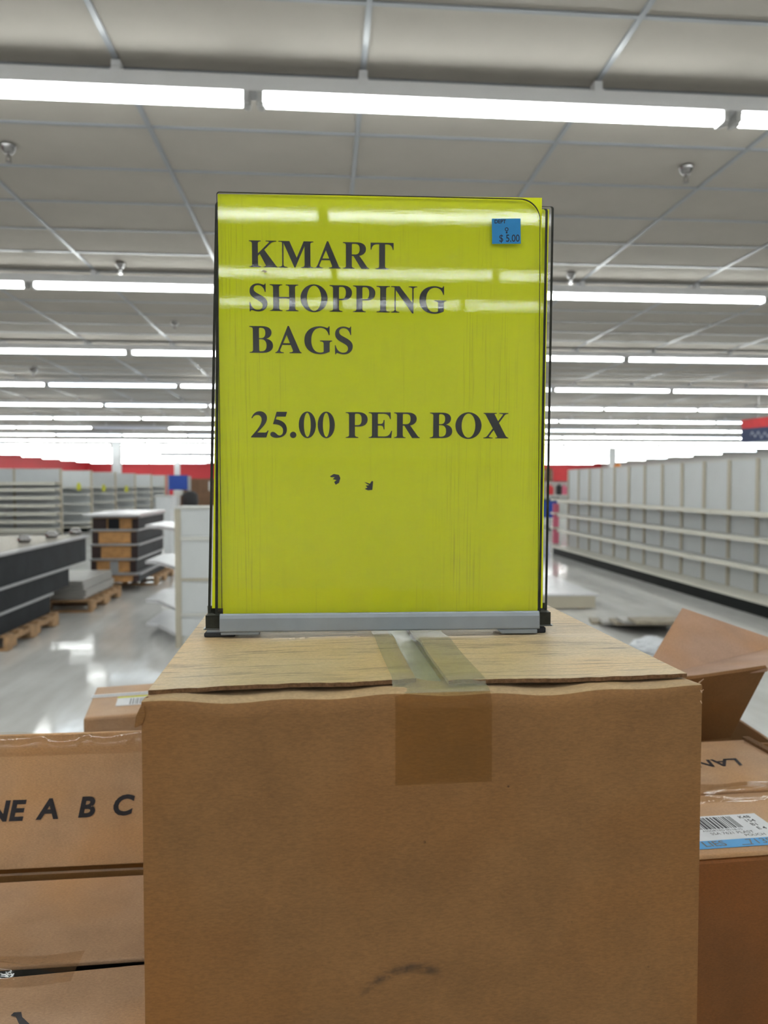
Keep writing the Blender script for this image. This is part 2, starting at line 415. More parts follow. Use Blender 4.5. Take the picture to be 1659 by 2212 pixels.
for n in range(-4, 19):
    y = LY * n + .18
    lo = max(XL + .3, -0.44 * max(y, 0) - 4.0); hi = min(XR - .3, 0.60 * max(y, 0) + 4.0)
    if n <= 0: lo, hi = -8, 8
    k0 = math.floor((lo - LX0) / LP); k1 = math.ceil((hi - LX0) / LP)
    row_items = []
    for k in range(k0, k1):
        xc = LX0 + (k + .5) * LP
        if xc - L2 < XL + .05 or xc + L2 > XR - .05: continue
        mt = 'tube_lit'
        if n >= 3:
            q = rnd.random(); mt = 'tube_dim' if (q < 0.05 and n >= 7) else ('tube_cool' if q < 0.14 else 'tube_lit')
        t = empty('strip_light', (xc, y, 0)); t.location.z = 0
        row_items.append((t, mt, xc))
        link('housing', house_me, [], t)
        for sy in (-.026, .026):
            o = link('tube', tube_meshes[mt], [], t); o.location = (0, sy, ZT)
        if n <= 4:
            for sx in (-1, 1):
                o = link('socket', sock_me, [], t); o.location.x = sx * (L2 - .035)
        if n < 1 or n > 6:
            for hx in (-.8, .8):
                o = link('hanger', hang_me, [], t); o.location.x = hx
        else:
            for q in range(kx0, kx1):
                hx = X0 + q * TX
                if xc - L2 < hx < xc + L2:
                    o = link('hanger', hang_me, [], t); o.location.x = hx - xc

    # labels: counted outwards from the edges of the sign
    if n <= 0:
        for t, mt, xc in row_items:
            tag(t, 'strip light overhead behind the photographer, %s the %s wall' % (('nearer to', 'red') if xc < 0 else ('nearer to', 'white')) + ', row %s back' % CARD[-n], 'ceiling light', 'strip lights behind the photographer')
        continue
    lefts = []; rights = []
    for t, mt, xc in row_items:
        a_ = proj((xc - L2, y, ZT))[0]; b_ = proj((xc + L2, y, ZT))[0]
        if n == 1: (lefts if (a_ + b_) / 2 < 700 else rights).append((a_, t, mt))
        elif a_ < 465: lefts.append((a_, t, mt))
        elif b_ > 1195: rights.append((a_, t, mt))
        else: tag(t, ('unlit ' if mt == 'tube_dim' else '') + 'fluorescent strip light hidden behind the yellow sign in the %s light row' % ORD[n - 1], 'ceiling light', 'lights behind the sign, %s row' % ORD[n - 1])
    lefts.sort(key=lambda q: -q[0]); rights.sort(key=lambda q: q[0])
    for lst, side in ((lefts, 'red wall'), (rights, 'long shelving')):
        for i, (_, t, mt) in enumerate(lst):
            how = {'tube_dim': 'unlit', 'tube_cool': 'weak', 'tube_lit': 'glowing'}[mt]
            tag(t, '%s strip light in the %s row, %s out from the sign towards the %s' % (how, ORD[n - 1], ORD[i], side), 'ceiling light', 'strip lights in the %s row' % ORD[n - 1])

# sprinklers
def sprinkler(x, y, zc=ZC, sc=1.0, label=''):
    p = on_z(x, y, ZC - .005)
    t = empty('sprinkler', (p.x, p.y, ZC - .006)); t.scale = (sc, sc, sc)
    MB().lathe([(.0, 0), (.048, 0), (.046, -.008), (.036, -.035), (.022, -.05), (0.0, -.05)], 0, 0, 20).build('escutcheon', 'chrome', t, smooth=True)
    MB().lathe([(0, -.045), (.013, -.045), (.011, -.075), (0, -.075)], 0, 0, 10).box(-.014, -.010, -.003, .003, -.1, -.07).box(.010, .014, -.003, .003, -.1, -.07).build('head', 'chrome', t)
    MB().lathe([(0, -.098), (.018, -.098), (.018, -.102), (0, -.102)], 0, 0, 12).build('deflector', 'chrome', t)
    tag(t, label, 'sprinkler', 'ceiling sprinklers')
sprinkler(18, 314, label='chrome sprinkler head left of the sign just past the first light row')
sprinkler(1482, 360, label='chrome sprinkler head right of the sign just past the first light row')
sprinkler(260, 568, label='chrome sprinkler head above the second light row, beside a hanger strap')
sprinkler(1233, 590, label='chrome sprinkler head above the second light row close to the sign edge')
sprinkler(377, 695, label='small chrome sprinkler head above the third light row')
sprinkler(72, 797, sc=1.5, label='wide shiny sprinkler plate above the fourth light row')

# columns
def column(x, Y, wd, label):
    X = px(x, 1048, 1); r = ray(x, 1048); X = CAM_P.x + r.x / r.y * Y
    o = MB().box(-wd / 2, wd / 2, -wd / 2, wd / 2, 0, ZC - .01).build('column', 'column_white', None, bevel=.01)
    o.location = (X, Y, 0); tag(o, label, 'column', 'store columns')
column(253, 34, .34, 'square white column between the yellow-tagged shelving and the red wall')
column(383, 52, .34, 'white column standing above the blue board in front of the red wall')
column(1322, 39, .30, 'white column rising behind the long empty shelving')

# ------------------------------------------------------------------ shelving
def gondola(name, label, L, H, shelves, sd, base_h, base_d, bay, loc, rz, group=None, tags=True, shelf_len=2, curved=False, end=True, lip=.055):
    """back panel in the local x-z plane, shelves towards local -y"""
    t = empty(name, loc, rz); tag(t, label, 'shelving', group)
    nb = int(round(L / bay))
    pm = MB().box(0.02, bay - .02, -.012, .012, base_h, H - .02).mesh('back_panel'); pm.materials.append(MATS['gondola_panel'])
    um = MB().box(-.030, .030, -.03, .02, 0, H).mesh('upright'); um.materials.append(MATS['gondola_beige'])
    for i in range(nb):
        o = link('back_panel', pm, [], t); o.location.x = i * bay
    for i in range(nb + 1):
        o = link('upright', um, [], t); o.location.x = i * bay
    MB().box(0, L, -.02, .02, H - .02, H).build('top_rail', 'gondola_white', t)
    sl = bay * shelf_len
    def shelf_mesh(d):
        g = MB()
        if curved:
            n = 12; V = []
            for i in range(n + 1):
                x = sl * i / n; f = -d - .09 * math.sin(math.pi * i / n)
                V.append((x, f))
            g.prism([(0, -.02)] + V + [(sl, -.02)], 'z', -.055, 0)
        else:
            g.box(.004, sl - .004, -d, -.02, -.012, 0).box(.004, sl - .004, -d - .012, -d, .006 - lip, .006, 1)
        me = g.mesh('shelf'); me.materials.append(MATS['gondola_white']); me.materials.append(MATS['shelf_edge']); return me
    sm = shelf_mesh(sd)
    brm = MB().prism([(-.02, -.012), (-.02, -.09), (-sd + .02, -.03), (-sd + .02, -.012)], 'x', -.006, .006).mesh('bracket'); brm.materials.append(MATS['gondola_beige'])
    for z in shelves:
        for i in range(int(math.ceil(nb / shelf_len))):
            o = link('shelf', sm, [], t); o.location = (i * sl, 0, z)
        for i in range(nb + 1):
            o = link('bracket', brm, [], t); o.location = (i * bay, 0, z)
    for i in range(int(math.ceil(nb / shelf_len))):
        o = MB().box(.003, sl - .003, -base_d, 0, base_h - .03, base_h).build('base_shelf', 'shelf_edge', t) if i == 0 else link('base_shelf', bs.data, [], t)
        bs = o if i == 0 else bs
        o.location.x = i * sl
    MB().box(0, L, -base_d + .03, 0, 0, base_h - .03).build('kick_plate', 'kick_black', t)
    return t
# the long empty run on the right; local +x runs towards the camera
gondola('shelving_run', 'long empty white shelving run with three shelves and black base beside the aisle', 10.2, 1.71,
        [.50, .815, 1.10], .24, .17, .36, .60, (4.95, 14.7, 0), R_(-90))
# shelving blocks at the left, facing the camera
ys = [20.0, 22.6, 25.2, 27.8, 30.4, 33.0]
gondola('shelving_block', 'wide white shelving block with seven straight empty shelves by the red wall', 7.2, 1.84,
        [.26, .47, .68, .89, 1.10, 1.31, 1.48], .42, .16, .5, 1.2, (-14.25, ys[0] + .5, 0), 0, 'white shelving blocks', shelf_len=1, lip=.085)
words = ['white shelving block with sagging curved shelves behind the wide straight one', 'white shelving block with curved shelves, next to the square column',
         'white shelving block with a yellow tag, past the square column', 'narrow view of a white shelving block near the grey cabinet', 'farthest white shelving block before the blue board']
for i, Y in enumerate(ys[1:]):
    gondola('shelving_block', words[i], 3.6, 1.84, [.30, .58, .86, 1.14, 1.36], .36, .16, .48, 1.2, (-7.05 - 3.6, Y + .5, 0), 0, 'white shelving blocks', shelf_len=1, curved=True)
for i, (x, y, Y) in enumerate(((170, 1052, 22.65), (224, 1055, 25.25), (273, 1057, 27.85))):
    r = ray(x, y); p = CAM_P + r * (Y / r.y)
    o = MB().prism([(-.05, -.10), (.05, -.10), (.07, 0), (.04, .12), (-.03, .14), (-.06, .02)], 'y', -.006, .006).build('shelf_tag', 'tag_yellow')
    o.location = p
    tag(o, ['yellow paper tag on the curved shelving next to the wide block', 'yellow paper tag just left of the square column', 'yellow paper tag just right of the square column'][i], 'tag', 'yellow shelf tags')

# ------------------------------------------------------------------ stacked shelf decks on pallets
def pallet(x0, x1, y0, y1, label):
    t = empty('pallet', ((x0 + x1) / 2, y0, 0)); tag(t, label, 'pallet', 'wooden pallets')
    W = (x1 - x0); L = y1 - y0
    def bd(name, a, b, c, d, e, f):
        MB().box(a, b, c, d, e, f).build(name, 'pallet_wood', t, bevel=.004)
    n = 6
    for i in range(n):
        yy = i * (L - .1) / (n - 1); bd('deck_board', -W / 2, W / 2, yy, yy + .1, .115, .135)
    for i in range(3):
        yy = i * (L - .1) / 2; bd('bottom_board', -W / 2, W / 2, yy, yy + .1, 0, .018)
    for s in (-W / 2, -.02, W / 2 - .04):
        g = MB()
        g.box(s, s + .04, 0, L, .075, .115)
        for a, b in ((0, .18), (L / 2 - .12, L / 2 + .12), (L - .18, L)): g.box(s, s + .04, a, b, .018, .075)
        g.build('stringer', 'pallet_wood', t)
    return t
def deck_unit(name, x0, x1, y0, y1, z0, z1, label, group, front='deck_brown', side='deck_dark', lip=True, blocks=None, lipmat='deck_grey'):
    t = empty(name, ((x0 + x1) / 2, y0, z0)); tag(t, label, 'shelf deck', group)
    W = x1 - x0; L = y1 - y0; Hh = z1 - z0
    lh = .025 if lip else 0.0
    MB().box(W / 2 - .012, W / 2, 0, L, 0, Hh - lh).build('side_panel', side, t)
    MB().box(-W / 2, -W / 2 + .012, 0, L, 0, Hh - lh).build('side_panel', side, t)
    MB().box(-W / 2 + .012, W / 2 - .012, .012, .03, 0, Hh - lh).build('end_panel', 'raw_wood' if blocks else front, t)
    MB().box(-W / 2 + .012, W / 2 - .012, L - .03, L - .012, 0, Hh - lh).build('end_panel', front, t)
    if blocks:
        for (a, b, mt) in blocks:
            MB().box(-W / 2 + a * W, -W / 2 + b * W, -.004, .012, .0, Hh - lh - .012).build('end_block', mt, t)
    if lip:
        MB().box(-W / 2 - .02, W / 2 + .03, -.02, L + .02, Hh - lh, Hh).build('lip_shelf', lipmat, t, bevel=.006)
    return t
pallet(-3.75, -2.66, 6.42, 7.62, 'wooden pallet under the dark stack at the left edge')
grp1 = 'dark decks stacked at the left edge'
deck_unit('shelf_deck', -3.62, -2.72, 6.36, 7.56, .137, .335, 'bottom dark shelf deck of the stack at the left edge, on the pallet', grp1)
deck_unit('shelf_deck', -3.62, -2.70, 6.25, 8.05, .337, .550, 'middle dark shelf deck with a grey lip in the stack at the left edge', grp1)
deck_unit('shelf_deck', -3.62, -2.68, 6.20, 8.55, .552, .835, 'top dark shelf deck of the stack at the left edge, shiny grey top', grp1, lipmat='deck_grey')
o = MB().box(-.42, .42, 0, 2.2, 0, .012).build('plastic_sheet', 'clear_film'); o.location = (-3.15, 6.35, .836)
tag(o, 'crinkled clear plastic sheet lying over the dark stack', 'plastic sheet')
for i, (x, y) in enumerate(((102, 1160), (150, 1158), (187, 1160))):
    r = ray(x, y); p = CAM_P + r * ((7.1 + .38 * i) / r.y)
    o = MB().lathe([(0, 0), (.05, 0), (.062, .02), (.06, .05), (.035, .075), (0, .08)], 0, 0, 14).build('caster_cup', 'chrome', None, smooth=True)
    o.location = ((-2.86, -2.82, -2.76)[i], (7.3, 7.9, 8.45)[i], .849)
    tag(o, ['shiny round metal cup on the middle of the dark deck stack', 'shiny round metal cup on the dark stack, between two others', 'shiny round metal cup at the far end of the dark deck stack'][i], 'metal cup', 'shiny cups on the dark stack')
# low pile of flat shelves
pallet(-3.55, -2.56, 8.33, 9.53, 'wooden pallet under the low pile of flat grey shelves')
grp2 = 'flat shelves on the low pallet'
for i in range(6):
    z = .137 + i * .035; dx = random.uniform(-.03, .03); dy = random.uniform(-.04, .04)
    o = MB().box(-.42, .42, 0, 1.1, 0, .022).box(-.42, .42, -.004, .01, -.008, .022).box(.41, .424, 0, 1.1, -.008, .022).build('flat_shelf', 'shelf_grey', None, bevel=.003)
    o.location = (-3.06 + dx, 8.4 + dy, z + .009)
    tag(o, ['lowest flat grey shelf in the low pile, lying on the pallet', 'second flat grey shelf up in the low pile', 'third flat grey shelf up in the low pile', 'fourth flat grey shelf up in the low pile', 'fifth flat grey shelf up in the low pile', 'topmost flat grey metal shelf of the low pile'][i], 'shelf', grp2)
# tall stack with raw wood ends
pallet(-3.25, -2.35, 10.55, 11.75, 'wooden pallet under the far end of the wood-ended stack')
zs = [.0, .255, .44, .63, .82, .995]
bl = [[(.0, .12, 'deck_brown'), (.88, 1, 'deck_brown')], [(.0, .12, 'deck_brown'), (.42, .60, 'deck_grey'), (.86, 1, 'deck_brown')],
      [(.0, .2, 'deck_brown'), (.86, 1, 'deck_brown')], [(.0, .14, 'deck_brown'), (.86, 1, 'deck_brown')], [(.0, .30, 'deck_brown'), (.34, .58, 'deck_dark'), (.86, 1, 'deck_brown')]]
nm = ['bottom', 'second', 'middle', 'fourth', 'top']
for i in range(5):
    x1 = -2.46 - .012 * (i % 2); y0 = 9.9 + .03 * i
    if i == 0:
        deck_unit('shelf_deck', -3.05, -2.42, 9.85, 11.4, .137, .253, 'bottom dark deck of the wood-ended stack, standing proud on its pallet', 'wood-ended decks', blocks=bl[0])
        continue
    deck_unit('shelf_deck', -3.05, x1, y0, y0 + 1.55, zs[i], zs[i + 1] - .002, nm[i] + ' dark deck with raw wood end in the tall wood-ended stack', 'wood-ended decks', blocks=bl[i])
o = MB().box(-.36, .34, -.05, 1.6, 0, .03).build('white_board', 'white_sheet', None, bevel=.004); o.location = (-2.76, 9.9, .996)
tag(o, 'shiny white board lying on top of the wood-ended stack', 'board')
pal = bpy.data.objects.get('pallet.002')

# white end unit just left of the sign
t = empty('shelving_end', (-1.25, 6.45, 0), R_(-1)); tag(t, 'chest-high white shelving end with shelves sticking out, beside the sign', 'shelving')
MB().box(0, .9, 0, .02, .1, 1.195).build('end_panel', 'gondola_panel', t)
MB().box(-.03, .02, -.012, .03, 0, 1.205).build('upright', 'gondola_beige', t)
MB().box(.88, .93, -.012, .03, 0, 1.205).build('upright', 'gondola_beige', t)
MB().box(-.03, .93, -.02, .35, 1.195, 1.215).build('top_cap', 'gondola_white', t)
for z, h in ((.96, .035), (.60, .02), (.30, .025)):
    MB().box(.02, .88, -.02, 0, z - h, z).build('ledge', 'gondola_beige' if z == .60 else 'gondola_white', t)
for z in (1.03, .70, .34, .12):
    MB().prism([(-.03, .03), (-.03, 1.25), (-.42, 1.25), (-.42, .55), (-.30, .50)], 'z', z - .03, z).build('shelf', 'white_sheet', t)
MB().box(0, .9, .02, .5, 0, .1).build('base', 'gondola_white', t)

# grey cabinet, post and clutter beyond
t = empty('cabinet', (-2.98, 14.0, 0)); tag(t, 'tall pale grey cabinet with a narrow post below, behind the wood-ended stack', 'cabinet')
MB().box(-.14, .14, 0, .4, .90, 1.19).build('cabinet_box', 'column_white', t)
MB().box(.0, .14, 0, .4, 0, .90).build('post', 'column_white', t)
MB().box(-.17, .17, -.03, .43, 1.19, 1.21).build('top', 'gondola_white', t)
def simple(name, mb, mat, loc, label, cat, group=None, rz=0, bevel=.01):
    o = mb.build(name, mat, None, bevel=bevel); o.location = loc; o.rotation_euler.z = rz; tag(o, label, cat, group); return o
t = empty('tote_bin', (-3.1, 17.0, 0)); tag(t, 'teal plastic tote bin on the floor past the white shelving end', 'bin')
MB().prism([(-.26, 0), (.26, 0), (.3, .55), (-.3, .55)], 'y', -.2, .2).build('tub', 'teal', t)
MB().box(-.33, .33, -.23, .23, .55, .62).build('rim', 'blue', t)
# brown cartons and blue board far away
t = empty('partition', (-7.0, 40.0, 0)); tag(t, 'tall brown board partition in front of the red wall, left of the sign', 'partition')
for i in range(3):
    MB().box(-.6 + i * .75, .13 + i * .75, 0, .06, .02, 1.74).build('panel', 'brown_board', t)
for i in range(4):
    MB().box(-.63 + i * .75, -.59 + i * .75, -.02, .08, 0, 1.78).build('post', 'brown_board', t)
MB().box(.85, .95, -.03, 0, 1.1, 1.6).build('door_pull', 'wall_white', t)
t = empty('notice_board', (-7.35, 38.0, 0)); tag(t, 'square blue board on a stand by the brown partition', 'board')
MB().box(-.47, .47, 0, .05, 1.16, 1.90).build('face', 'blue', t)
MB().box(-.55, -.47, .0, .08, 0, 1.92).build('post', 'deck_grey', t)
MB().box(.47, .62, .0, .08, 0, 1.86).build('post', 'deck_grey', t)
t = empty('floor_machine', (-6.5, 36.5, 0)); tag(t, 'dark rounded floor cleaning machine below the blue board', 'machine')
MB().lathe([(0, .25), (.34, .25), (.40, .6), (.36, .95), (.2, 1.1), (0, 1.12)], 0, 0, 16).build('body', 'black', t, smooth=True)
MB().box(-.8, .3, -.3, .3, .12, .30).build('deck', 'brown_board', t)
MB().box(-.75, -.35, -.2, .2, .9, 1.15).box(-.6, -.5, -.05, .05, .3, .9).build('control_head', 'gondola_white', t)
for sx in (-.6, .2):
    MB().cyl((sx, -.32, .13), (sx, -.24, .13), .13, n=14).build('wheel', 'black', t)

# beyond the right edge of the sign: product display, cart, pink end display
t = empty('display_wall', (9.2, 30.0, 0)); tag(t, 'product display with red header boards beyond the long shelving', 'display')
MB().box(-1.4, 1.1, 0, .1, 0, 2.0).build('back_panel', 'wall_white', t)
for a, b, z0, z1, mt in ((-1.4, -.2, 1.52, 1.72, 'red'), (.2, 1.0, 1.55, 2.08, 'red'), (-.15, .15, 1.55, 2.1, 'brown_board')):
    MB().box(a, b, -.06, 0, z0, z1).build('header_board', mt, t)
MB().box(-1.4, 1.1, -.4, 0, .94, 1.0).build('shelf', 'gondola_white', t)
MB().box(-1.4, 1.1, -.45, 0, 0, .16).build('base', 'gondola_white', t)
for i, (a, b, h, mt) in enumerate(((-1.3, -1.1, .45, 'black'), (-1.0, -.8, .4, 'black'), (-.78, -.6, .38, 'red'), (-.5, -.3, .4, 'brown_board'), (-.1, .15, .42, 'red'), (.3, .48, .45, 'black'), (.52, .68, .42, 'pink'), (.7, .82, .4, 'pink'), (.86, .98, .3, 'orange'))):
    o = MB().box(-(b - a) / 2, (b - a) / 2, -.06, .06, 0, h * .82).box(-(b - a) / 5, (b - a) / 5, -.03, .03, h * .82, h).build('package', mt, None, bevel=.01)
    o.location = (9.2 + (a + b) / 2, 29.78, 1.001)
    tag(o, {'black': 'black package standing on the far product display shelf', 'red': 'red package standing on the far product display shelf', 'pink': 'pink package standing on the far product display shelf',
            'brown_board': 'brown package standing on the far product display shelf', 'orange': 'small orange package at the end of the far product display shelf'}[mt], 'package', 'packages on the far display')
t = empty('shopping_cart', (6.55, 22.0, 0)); tag(t, 'blue plastic shopping cart past the end of the long shelving', 'shopping cart')
g = MB(); g.hexa([(-.42, -.26, .42), (.30, -.26, .42), (.30, .26, .42), (-.42, .26, .42), (-.50, -.3, .95), (.40, -.3, .95), (.40, .3, .95), (-.50, .3, .95)])
g.build('basket', 'blue', t)
MB().box(-.52, .42, -.32, -.28, .93, .98).box(-.52, .42, .28, .32, .93, .98).box(.38, .42, -.3, .3, .93, .98).build('rim', 'navy', t)
MB().cyl((.42, -.3, 1.02), (.42, .3, 1.02), .018).box(.40, .44, -.3, -.27, .93, 1.03).box(.40, .44, .27, .3, .93, 1.03).build('handle', 'black', t)
MB().box(-.45, .38, -.25, -.22, .1, .13).box(-.45, .38, .22, .25, .1, .13).box(.3, .33, -.25, -.22, .1, .45).box(.3, .33, .22, .25, .1, .45).box(-.4, -.37, -.25, -.22, .1, .45).box(-.4, -.37, .22, .25, .1, .45).build('chassis', 'deck_grey', t)
for sx in (-.38, .32):
    for sy in (-.235, .235):
        MB().cyl((sx, sy - .015, .06), (sx, sy + .015, .06), .06, n=12).build('wheel', 'black', t)
t = empty('end_display', (4.72, 14.82, 0)); tag(t, 'narrow pink display at the end of the long shelving run', 'display')
MB().box(-.06, .06, 0, .03, .2, 1.02).build('panel', 'pink', t)
MB().box(-.07, .08, -.02, .2, 0, .2).build('base', 'gondola_white', t)
for z in (.5, .8, 1.08):
    MB().box(-.07, .08, -.02, .16, z, z + .04).build('shelf', 'shelf_edge', t)
o = simple('balloon', MB().lathe([(0, -.16), (.08, -.14), (.16, -.06), (.18, .04), (.13, .13), (0, .17)], 0, 0, 14), 'orange', (0, 0, 0), 'orange round decoration on the column behind the long shelving', 'decoration', bevel=0)
r = ray(1334, 1008); o.location = CAM_P + r * (38.72 / r.y)

# hanging department sign at the right edge
t = empty('hanging_sign', (9.38, 16.0, 0)); tag(t, 'hanging department sign, red over navy with pale script lettering', 'sign')
a = Vector((0, 0, 0)); dirv = Vector((.75, -2.6, 0)); nv = Vector((-dirv.y, dirv.x, 0)).normalized() * .06
def slab(z0, z1, mt, name, z0b=None, z1b=None):
    z0b = z0 if z0b is None else z0b; z1b = z1 if z1b is None else z1b
    V = [a - nv, a + dirv - nv, a + dirv + nv, a + nv]
    P = [(V[0].x, V[0].y, z0), (V[1].x, V[1].y, z0b), (V[2].x, V[2].y, z0b), (V[3].x, V[3].y, z0),
         (V[0].x, V[0].y, z1), (V[1].x, V[1].y, z1b), (V[2].x, V[2].y, z1b), (V[3].x, V[3].y, z1)]
    MB().hexa(P).build(name, mt, t)
slab(2.66, 2.86, 'red', 'header_band', 2.66, 2.9)
slab(2.36, 2.66, 'navy', 'lower_band')
g = MB()
pts = []
for i in range(60):
    u = i / 59; pts.append((.25 + .8 * u, 2.50 + .055 * math.sin(u * 30) + .02 * math.sin(u * 11)))
for (s0, h0), (s1, h1) in zip(pts, pts[1:]):
    d = dirv.normalized()
    p0 = a + d * s0 - nv * 1.04; p1 = a + d * (s1 + .008) - nv * 1.04
    g.add([(p0.x, p0.y, h0 - .02), (p1.x, p1.y, h1 - .02), (p1.x, p1.y, h1 + .02), (p0.x, p0.y, h0 + .02)], [(0, 1, 2, 3)])
g.build('script_lettering', 'script_white', t, recalc=False)
for s in (.4, 2.2):
    p = dirv.normalized() * s
    MB().cyl((p.x, p.y, 2.86), (p.x, p.y, ZC - .006), .008, n=6).build('suspension_rod', 'chrome', t)

# low white deck, boards and plastic bag on the floor at the right
t = empty('low_platform', (2.3, 8.1, 0)); tag(t, 'low white-topped deck with tan front standing in the aisle behind the carton', 'platform')
MB().box(-.72, .74, 0, 2.4, .015, .155).build('deck_body', 'gondola_beige', t)
MB().box(-.75, .77, -.02, 2.42, .155, .178).build('deck_top', 'white_sheet', t, bevel=.004)
for sx in (-.6, 0, .6): MB().box(sx - .04, sx + .04, .05, 2.3, 0, .015).build('skid', 'pallet_wood', t)
for i in range(5):
    o = MB().box(-.36, .36, -.12, .12, 0, .03).build('loose_board', 'shelf_grey' if i % 2 else 'board_tan', None, bevel=.003)
    o.location = (3.05 + .04 * i, 7.25 - .18 * i + .1 * (i // 3), .0 + .031 * i); o.rotation_euler.z = R_(-14 + 3 * i)
    tag(o, ['lowest loose shelf board of the heap on the floor', 'second loose shelf board up in the floor heap', 'middle loose shelf board of the floor heap', 'fourth loose shelf board up in the floor heap', 'topmost loose shelf board of the floor heap by the carton flap'][i], 'board', 'loose boards on the floor')

# ------------------------------------------------------------------ packing table and cartons in the foreground
ZTAB = 0.87
t = empty('folding_table', (0, .83, 0), R_(-4.57)); tag(t, 'plain grey folding table carrying the cartons', 'table')
MB().box(-.95, .95, -.53, .50, ZTAB - .035, ZTAB - .001).build('table_top', 'table_grey', t, bevel=.005)
for sx in (-.85, .85):
    for sy in (-.45, .42):
        MB().box(sx - .02, sx + .02, sy - .02, sy + .02, 0, ZTAB - .035).build('leg', 'table_grey', t)

def frame_from(p0, p1):
    u = (p1 - p0); u.z = 0; L = u.length; u.normalize(); v = Vector((-u.y, u.x, 0))
    return u, v, L, math.atan2(u.y, u.x)

# --- lettering helpers
def text_mesh(s, size, offset=0.0, shear=0.0, align='LEFT', space=1.0):
    cu = bpy.data.curves.new('txt', 'FONT'); cu.body = s; cu.size = size; cu.offset = offset; cu.shear = shear
    cu.align_x = align; cu.resolution_u = 4; cu.space_character = space
    o = bpy.data.objects.new('txt', cu); COL.objects.link(o)
    dg = bpy.context.evaluated_depsgraph_get(); dg.update()
    me = bpy.data.meshes.new_from_object(o.evaluated_get(dg))
    bpy.data.objects.remove(o); bpy.data.curves.remove(cu)
    me.materials.clear(); me.name = 'lettering'
    return me
def join_meshes(items):          # items: (mesh, Matrix)
    bm = bmesh.new()
    for me, M in items:
        k = me.copy(); k.transform(M); bm.from_mesh(k); bpy.data.meshes.remove(k)
    me = bpy.data.meshes.new('lettering'); bm.to_mesh(me); bm.free(); return me
def TM(x, y, z=0, rz=0, s=1.0): return Matrix.Translation((x, y, z)) @ Matrix.Rotation(rz, 4, 'Z') @ Matrix.Diagonal((s, s, s, 1))
UP = Matrix(((1, 0, 0, 0), (0, 0, 1, 0), (0, 1, 0, 0), (0, 0, 0, 1)))     # xy drawing -> xz plane, facing -y

# --- main carton
ZTOP = 1.30
FL = on_z(305, 1499, ZTOP); FR = on_z(1517, 1464, ZTOP)
u, v, W, ang = frame_from(FL, FR)
D = .37; HB = ZTOP - ZTAB
ctr = (FL + FR) / 2 + v * (D / 2)
carton = empty('carton', (ctr.x, ctr.y, ZTAB), ang)
tag(carton, 'large closed brown carton with tape over its top, carrying the yellow sign', 'carton')
w2, d2 = W / 2, D / 2
# body: four walls with a softly rounded top rim turning into the minor flap at the front and back
def wall_profile(x=0.0):
    p = [(-d2, 0)]
    r = .0012 + .0068 * (1 - abs(x / w2) ** 8)
    for i in range(6):
        a = math.pi / 2 * i / 5
        p.append((-d2 + r - r * math.cos(a), HB - .0043 - r + r * math.sin(a)))
    return p
rngm = random.Random(3)
nx = 60
g = MB()
prof = wall_profile()
cols = []
for i in range(nx + 1):
    x = -w2 + W * i / nx
    col = []
    for j, (yy, zz) in enumerate(wall_profile(x)):
        wob = 0
        if j >= 1:
            wob = .0007 * math.sin(i * .55) + .0006 * math.sin(i * .23 + 2)
            dent = math.exp(-((x - .075) / .03) ** 2) * .0016 * (j / 6)
            zz = zz + wob - dent
        col.append((x, yy, zz))
    col.append((x, -d2 + .08, HB - .0105 + wob))
    cols.append(col)
nj = len(cols[0])
V = [p for c in cols for p in c]
F = [(i * nj + j, (i + 1) * nj + j, (i + 1) * nj + j + 1, i * nj + j + 1) for i in range(nx) for j in range(nj - 1)]
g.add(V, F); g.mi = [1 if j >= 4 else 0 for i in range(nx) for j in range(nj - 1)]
g.build('front_wall', ['kraft', 'kraft_rim_lit'], carton, smooth=True)
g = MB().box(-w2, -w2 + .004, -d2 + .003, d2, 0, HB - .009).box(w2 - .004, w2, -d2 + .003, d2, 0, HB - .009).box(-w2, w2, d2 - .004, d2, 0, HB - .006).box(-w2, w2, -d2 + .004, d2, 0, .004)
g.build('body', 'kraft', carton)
MB().box(-w2 + .004, w2 - .004, d2 - .09, d2 - .004, HB - .012, HB - .008).build('rear_flap', 'kraft_dark', carton)
